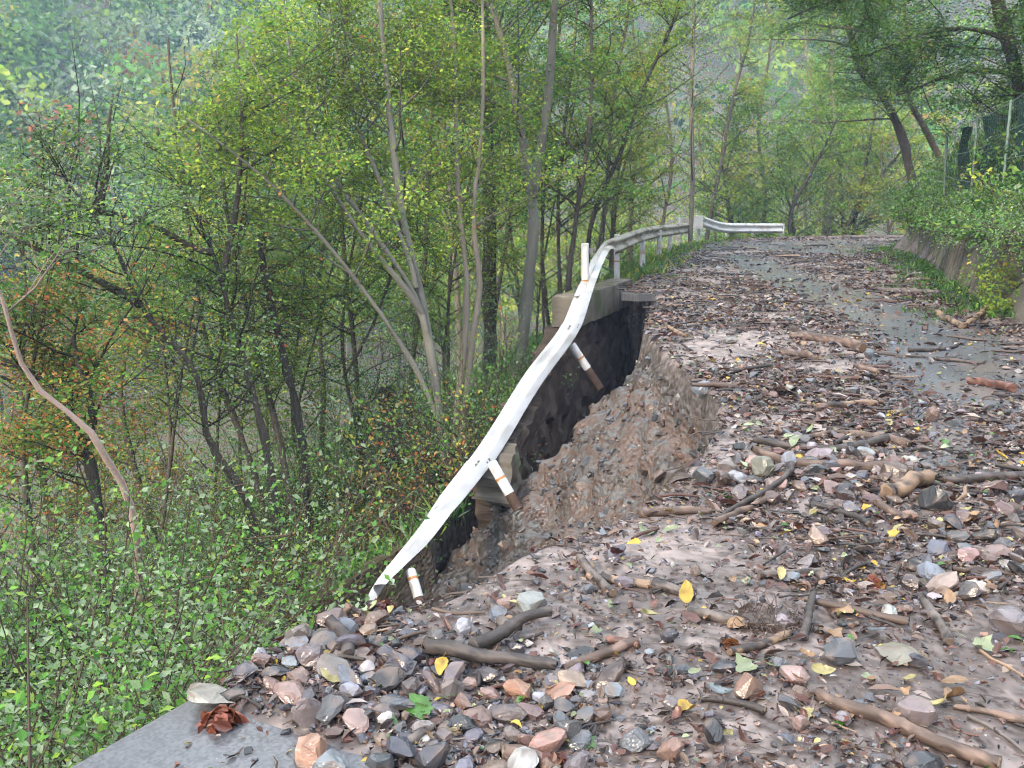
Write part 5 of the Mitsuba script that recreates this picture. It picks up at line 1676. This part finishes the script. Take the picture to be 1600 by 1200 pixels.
# ------------------------------------------------------------------ rocks and clumps that stand out
def hero_rock(label, px_, py_, w_, h_, col_, seed, flat=False, tilt=.2, lift=0.0, category='rock'):
    rng = np.random.default_rng(seed)
    p = gpt(px_, py_ + h_ * .35)
    sc_ = FOC / ((p - EYE) @ FWD)
    v, f = rock(rng)
    v = v * np.array([w_ / sc_ * .56, w_ / sc_ * .5, h_ / sc_ * .62])
    R = yaw(rng, 1, tilt)[0]
    a = rng.uniform(-.3, .3)
    Rz = np.array([[math.cos(a), -math.sin(a), 0], [math.sin(a), math.cos(a), 0], [0, 0, 1]])
    v = v @ Rz.T
    if flat:
        v = v @ R.T
    v = v + p + np.array([0, 0, -v[:, 2].min() * .75 + lift])
    key = thing('rock', label, category)
    put(key, (v, f), 'stone_bsdf', False, color=stone_color(v, np.array(col_) * .6, seed))


hero_rock('pale flat slab of rock tilted at the broken corner of the road', 330, 1078, 84, 26, (.36, .34, .30), 1, True, .3)
hero_rock('grey block of rock standing at the rim above the shrubs', 466, 990, 42, 34, (.15, .14, .14), 2)
hero_rock('wet black rock under the tan log', 1462, 782, 46, 46, (.045, .048, .055), 3)
hero_rock('dark cube-like rock in the mud below the root clump', 1312, 1034, 50, 34, (.08, .088, .105), 4)
hero_rock('round dark purple rock left of the dark forked branch', 622, 1044, 58, 30, (.095, .088, .10), 5)
hero_rock('dark rock below the round purple one', 642, 1074, 40, 30, (.10, .085, .085), 6)
hero_rock('orange-pink rock under the fork of the dark branch', 814, 1068, 50, 28, (.43, .25, .18), 7)
hero_rock('large orange-brown rock at the bottom between grey stones', 488, 1158, 58, 42, (.38, .22, .16), 8)
hero_rock('purple-grey wedge-shaped rock left of the green lobed leaf', 482, 1106, 52, 44, (.19, .16, .17), 9)
hero_rock('rounded grey rock with a pale stripe above the orange-brown one', 602, 1108, 42, 30, (.14, .125, .13), 10)
hero_rock('long blue-grey stone at the bottom edge of the picture', 515, 1180, 60, 30, (.22, .25, .28), 11)
hero_rock('reddish upright rock behind pale leaves on the mud', 1168, 1090, 40, 44, (.24, .15, .12), 12)
hero_rock('dark blue-grey rock with a pale face on the bottom gravel', 992, 1150, 44, 42, (.15, .16, .18), 13)
hero_rock('dark upright stone left of the bright green leaf', 888, 1134, 40, 44, (.10, .105, .115), 14)
hero_rock('brown upright stone at the bottom edge', 1048, 1172, 40, 38, (.26, .165, .135), 15)
hero_rock('curved grey stone lying above the dark forked branch', 826, 958, 56, 36, (.24, .26, .26), 16)
hero_rock('big purple-grey stone at the right edge in the mud', 1575, 972, 56, 40, (.19, .17, .19), 17)
hero_rock('flat purple stone slab half sunk in the mud', 1432, 1130, 62, 40, (.22, .18, .19), 18)
hero_rock('grey boulder left of the two parallel sticks', 1140, 735, 40, 32, (.18, .16, .155), 19)
hero_rock('greenish grey flat-faced boulder beside the brown one', 1188, 738, 38, 32, (.20, .20, .17), 20)
hero_rock('dark blue-grey stone at the head of the mud patch', 1098, 745, 34, 26, (.10, .11, .13), 21)
hero_rock('long purple stone lying on the debris heap', 1284, 716, 50, 18, (.24, .19, .215), 22)
hero_rock('dark rock beside the round brown stump in the heap', 1398, 742, 46, 30, (.085, .062, .055), 23)
hero_rock('blue-grey stone on the asphalt edge behind the bare tan stick', 1332, 616, 26, 16, (.10, .115, .14), 24)
hero_rock('dark stone alone on the far wet asphalt', 1305, 447, 12, 10, (.08, .065, .065), 25)
hero_rock('pointed brown stone beside a mossy lump on the asphalt', 1456, 642, 20, 24, (.20, .14, .125), 26)
hero_rock('blue stone standing by branch end in mid debris', 1356, 550, 18, 16, (.13, .16, .20), 27)
hero_rock('oval grey stone on mud below the washout lip', 1142, 532, 22, 11, (.24, .24, .25), 28)
hero_rock('blue stones wedged at the lip of the washed out bay', 1102, 592, 36, 20, (.20, .235, .29), 29)
hero_rock('greenish grey low rock row in the mud', 1402, 1026, 70, 22, (.21, .20, .165), 30)
hero_rock('black wet stone on gravel right of the mud', 1498, 832, 34, 18, (.07, .068, .072), 31)

# a clump of wet red-brown leaves at the broken corner, a roll of dark red leaves, and the dark root clump
def clump(name, label, category, px_, py_, w_, h_, cols, n, lsz, seed):
    rng = np.random.default_rng(seed)
    p = gpt(px_, py_ + h_ * .3)
    sc_ = FOC / ((p - EYE) @ FWD)
    d = unit(rng.normal(size=(n, 3)))
    d[:, 2] = np.abs(d[:, 2])
    c = d * rng.uniform(.35, 1, (n, 1)) * np.array([w_ / sc_ / 2, w_ / sc_ / 2.4, h_ / sc_ * .8]) + p
    nn_ = unit(d + rng.normal(size=(n, 3)) * .45)
    base = .6 * np.array(cols)[rng.integers(0, len(cols), n)] * rng.uniform(.7, 1.3, (n, 1))
    v, f, cc_ = leaf_mesh(c, nn_, lsz / sc_ * rng.uniform(.7, 1.3, n), np.clip(base, 0, .5), rng, True, .8)
    key = thing(name, label, category)
    put(key, (v, f), 'litter_bsdf', color=cc_)


clump('leaf_clump', 'sodden clump of red-brown leaves at the broken corner of the road', 'leaf clump', 342, 1108, 66, 36, [(.20, .055, .03), (.13, .04, .025), (.26, .09, .05)], 46, 30, 1)
clump('leaf_clump', 'dark red roll of leaves on the gravel right of the mud patch', 'leaf clump', 1370, 906, 48, 16, [(.10, .022, .014), (.16, .04, .02), (.30, .14, .02)], 30, 18, 2)
clump('leaf_clump', 'dark red-brown leaves heaped where the fallen rail ends', 'leaf clump', 602, 948, 50, 20, [(.09, .03, .03), (.13, .05, .04)], 34, 22, 3)
clump('leaf_clump', 'orange-brown leaf lump against the dark root clump', 'leaf clump', 1142, 1016, 38, 20, [(.20, .085, .03), (.13, .05, .025)], 26, 18, 4)
clump('leaf_clump', 'brown leaf heap at the bottom beside the bright green leaf', 'leaf clump', 868, 1180, 44, 40, [(.20, .10, .07), (.15, .06, .045)], 34, 22, 5)
rng = np.random.default_rng(77)
p = gpt(1200, 985)
sc_ = FOC / ((p - EYE) @ FWD)
rk = thing('root_clump', 'dark tangle of fine roots and soil in the muddy rubble', 'root clump')
n = 420
d = unit(rng.normal(size=(n, 3)))
d[:, 2] = np.abs(d[:, 2]) * .8
st = p + rng.normal(size=(n, 3)) * np.array([.055, .045, .008]) + np.array([0, 0, .01])
B = branch_out(rng, st, d, rng.uniform(.04, .11, n), 6, .4, -.14)
v, f = tubes(B, np.full((n, 6), .0016), 3, False)
part(rk, 'roots', (v, f), 'litter_bsdf', color=vary(v, (.06, .042, .036), amount=.4, scale=20), stuff=True)
v, f = rock(rng)
v = v * np.array([.115, .09, .05]) * (1 + .5 * (meshkit.noise(v * 3, 5) - .5))[:, None] + p + np.array([0, 0, .01])
part(rk, 'soil_lump', (v, f), 'litter_bsdf', color=vary(v, (.045, .034, .030), amount=.5, scale=30))
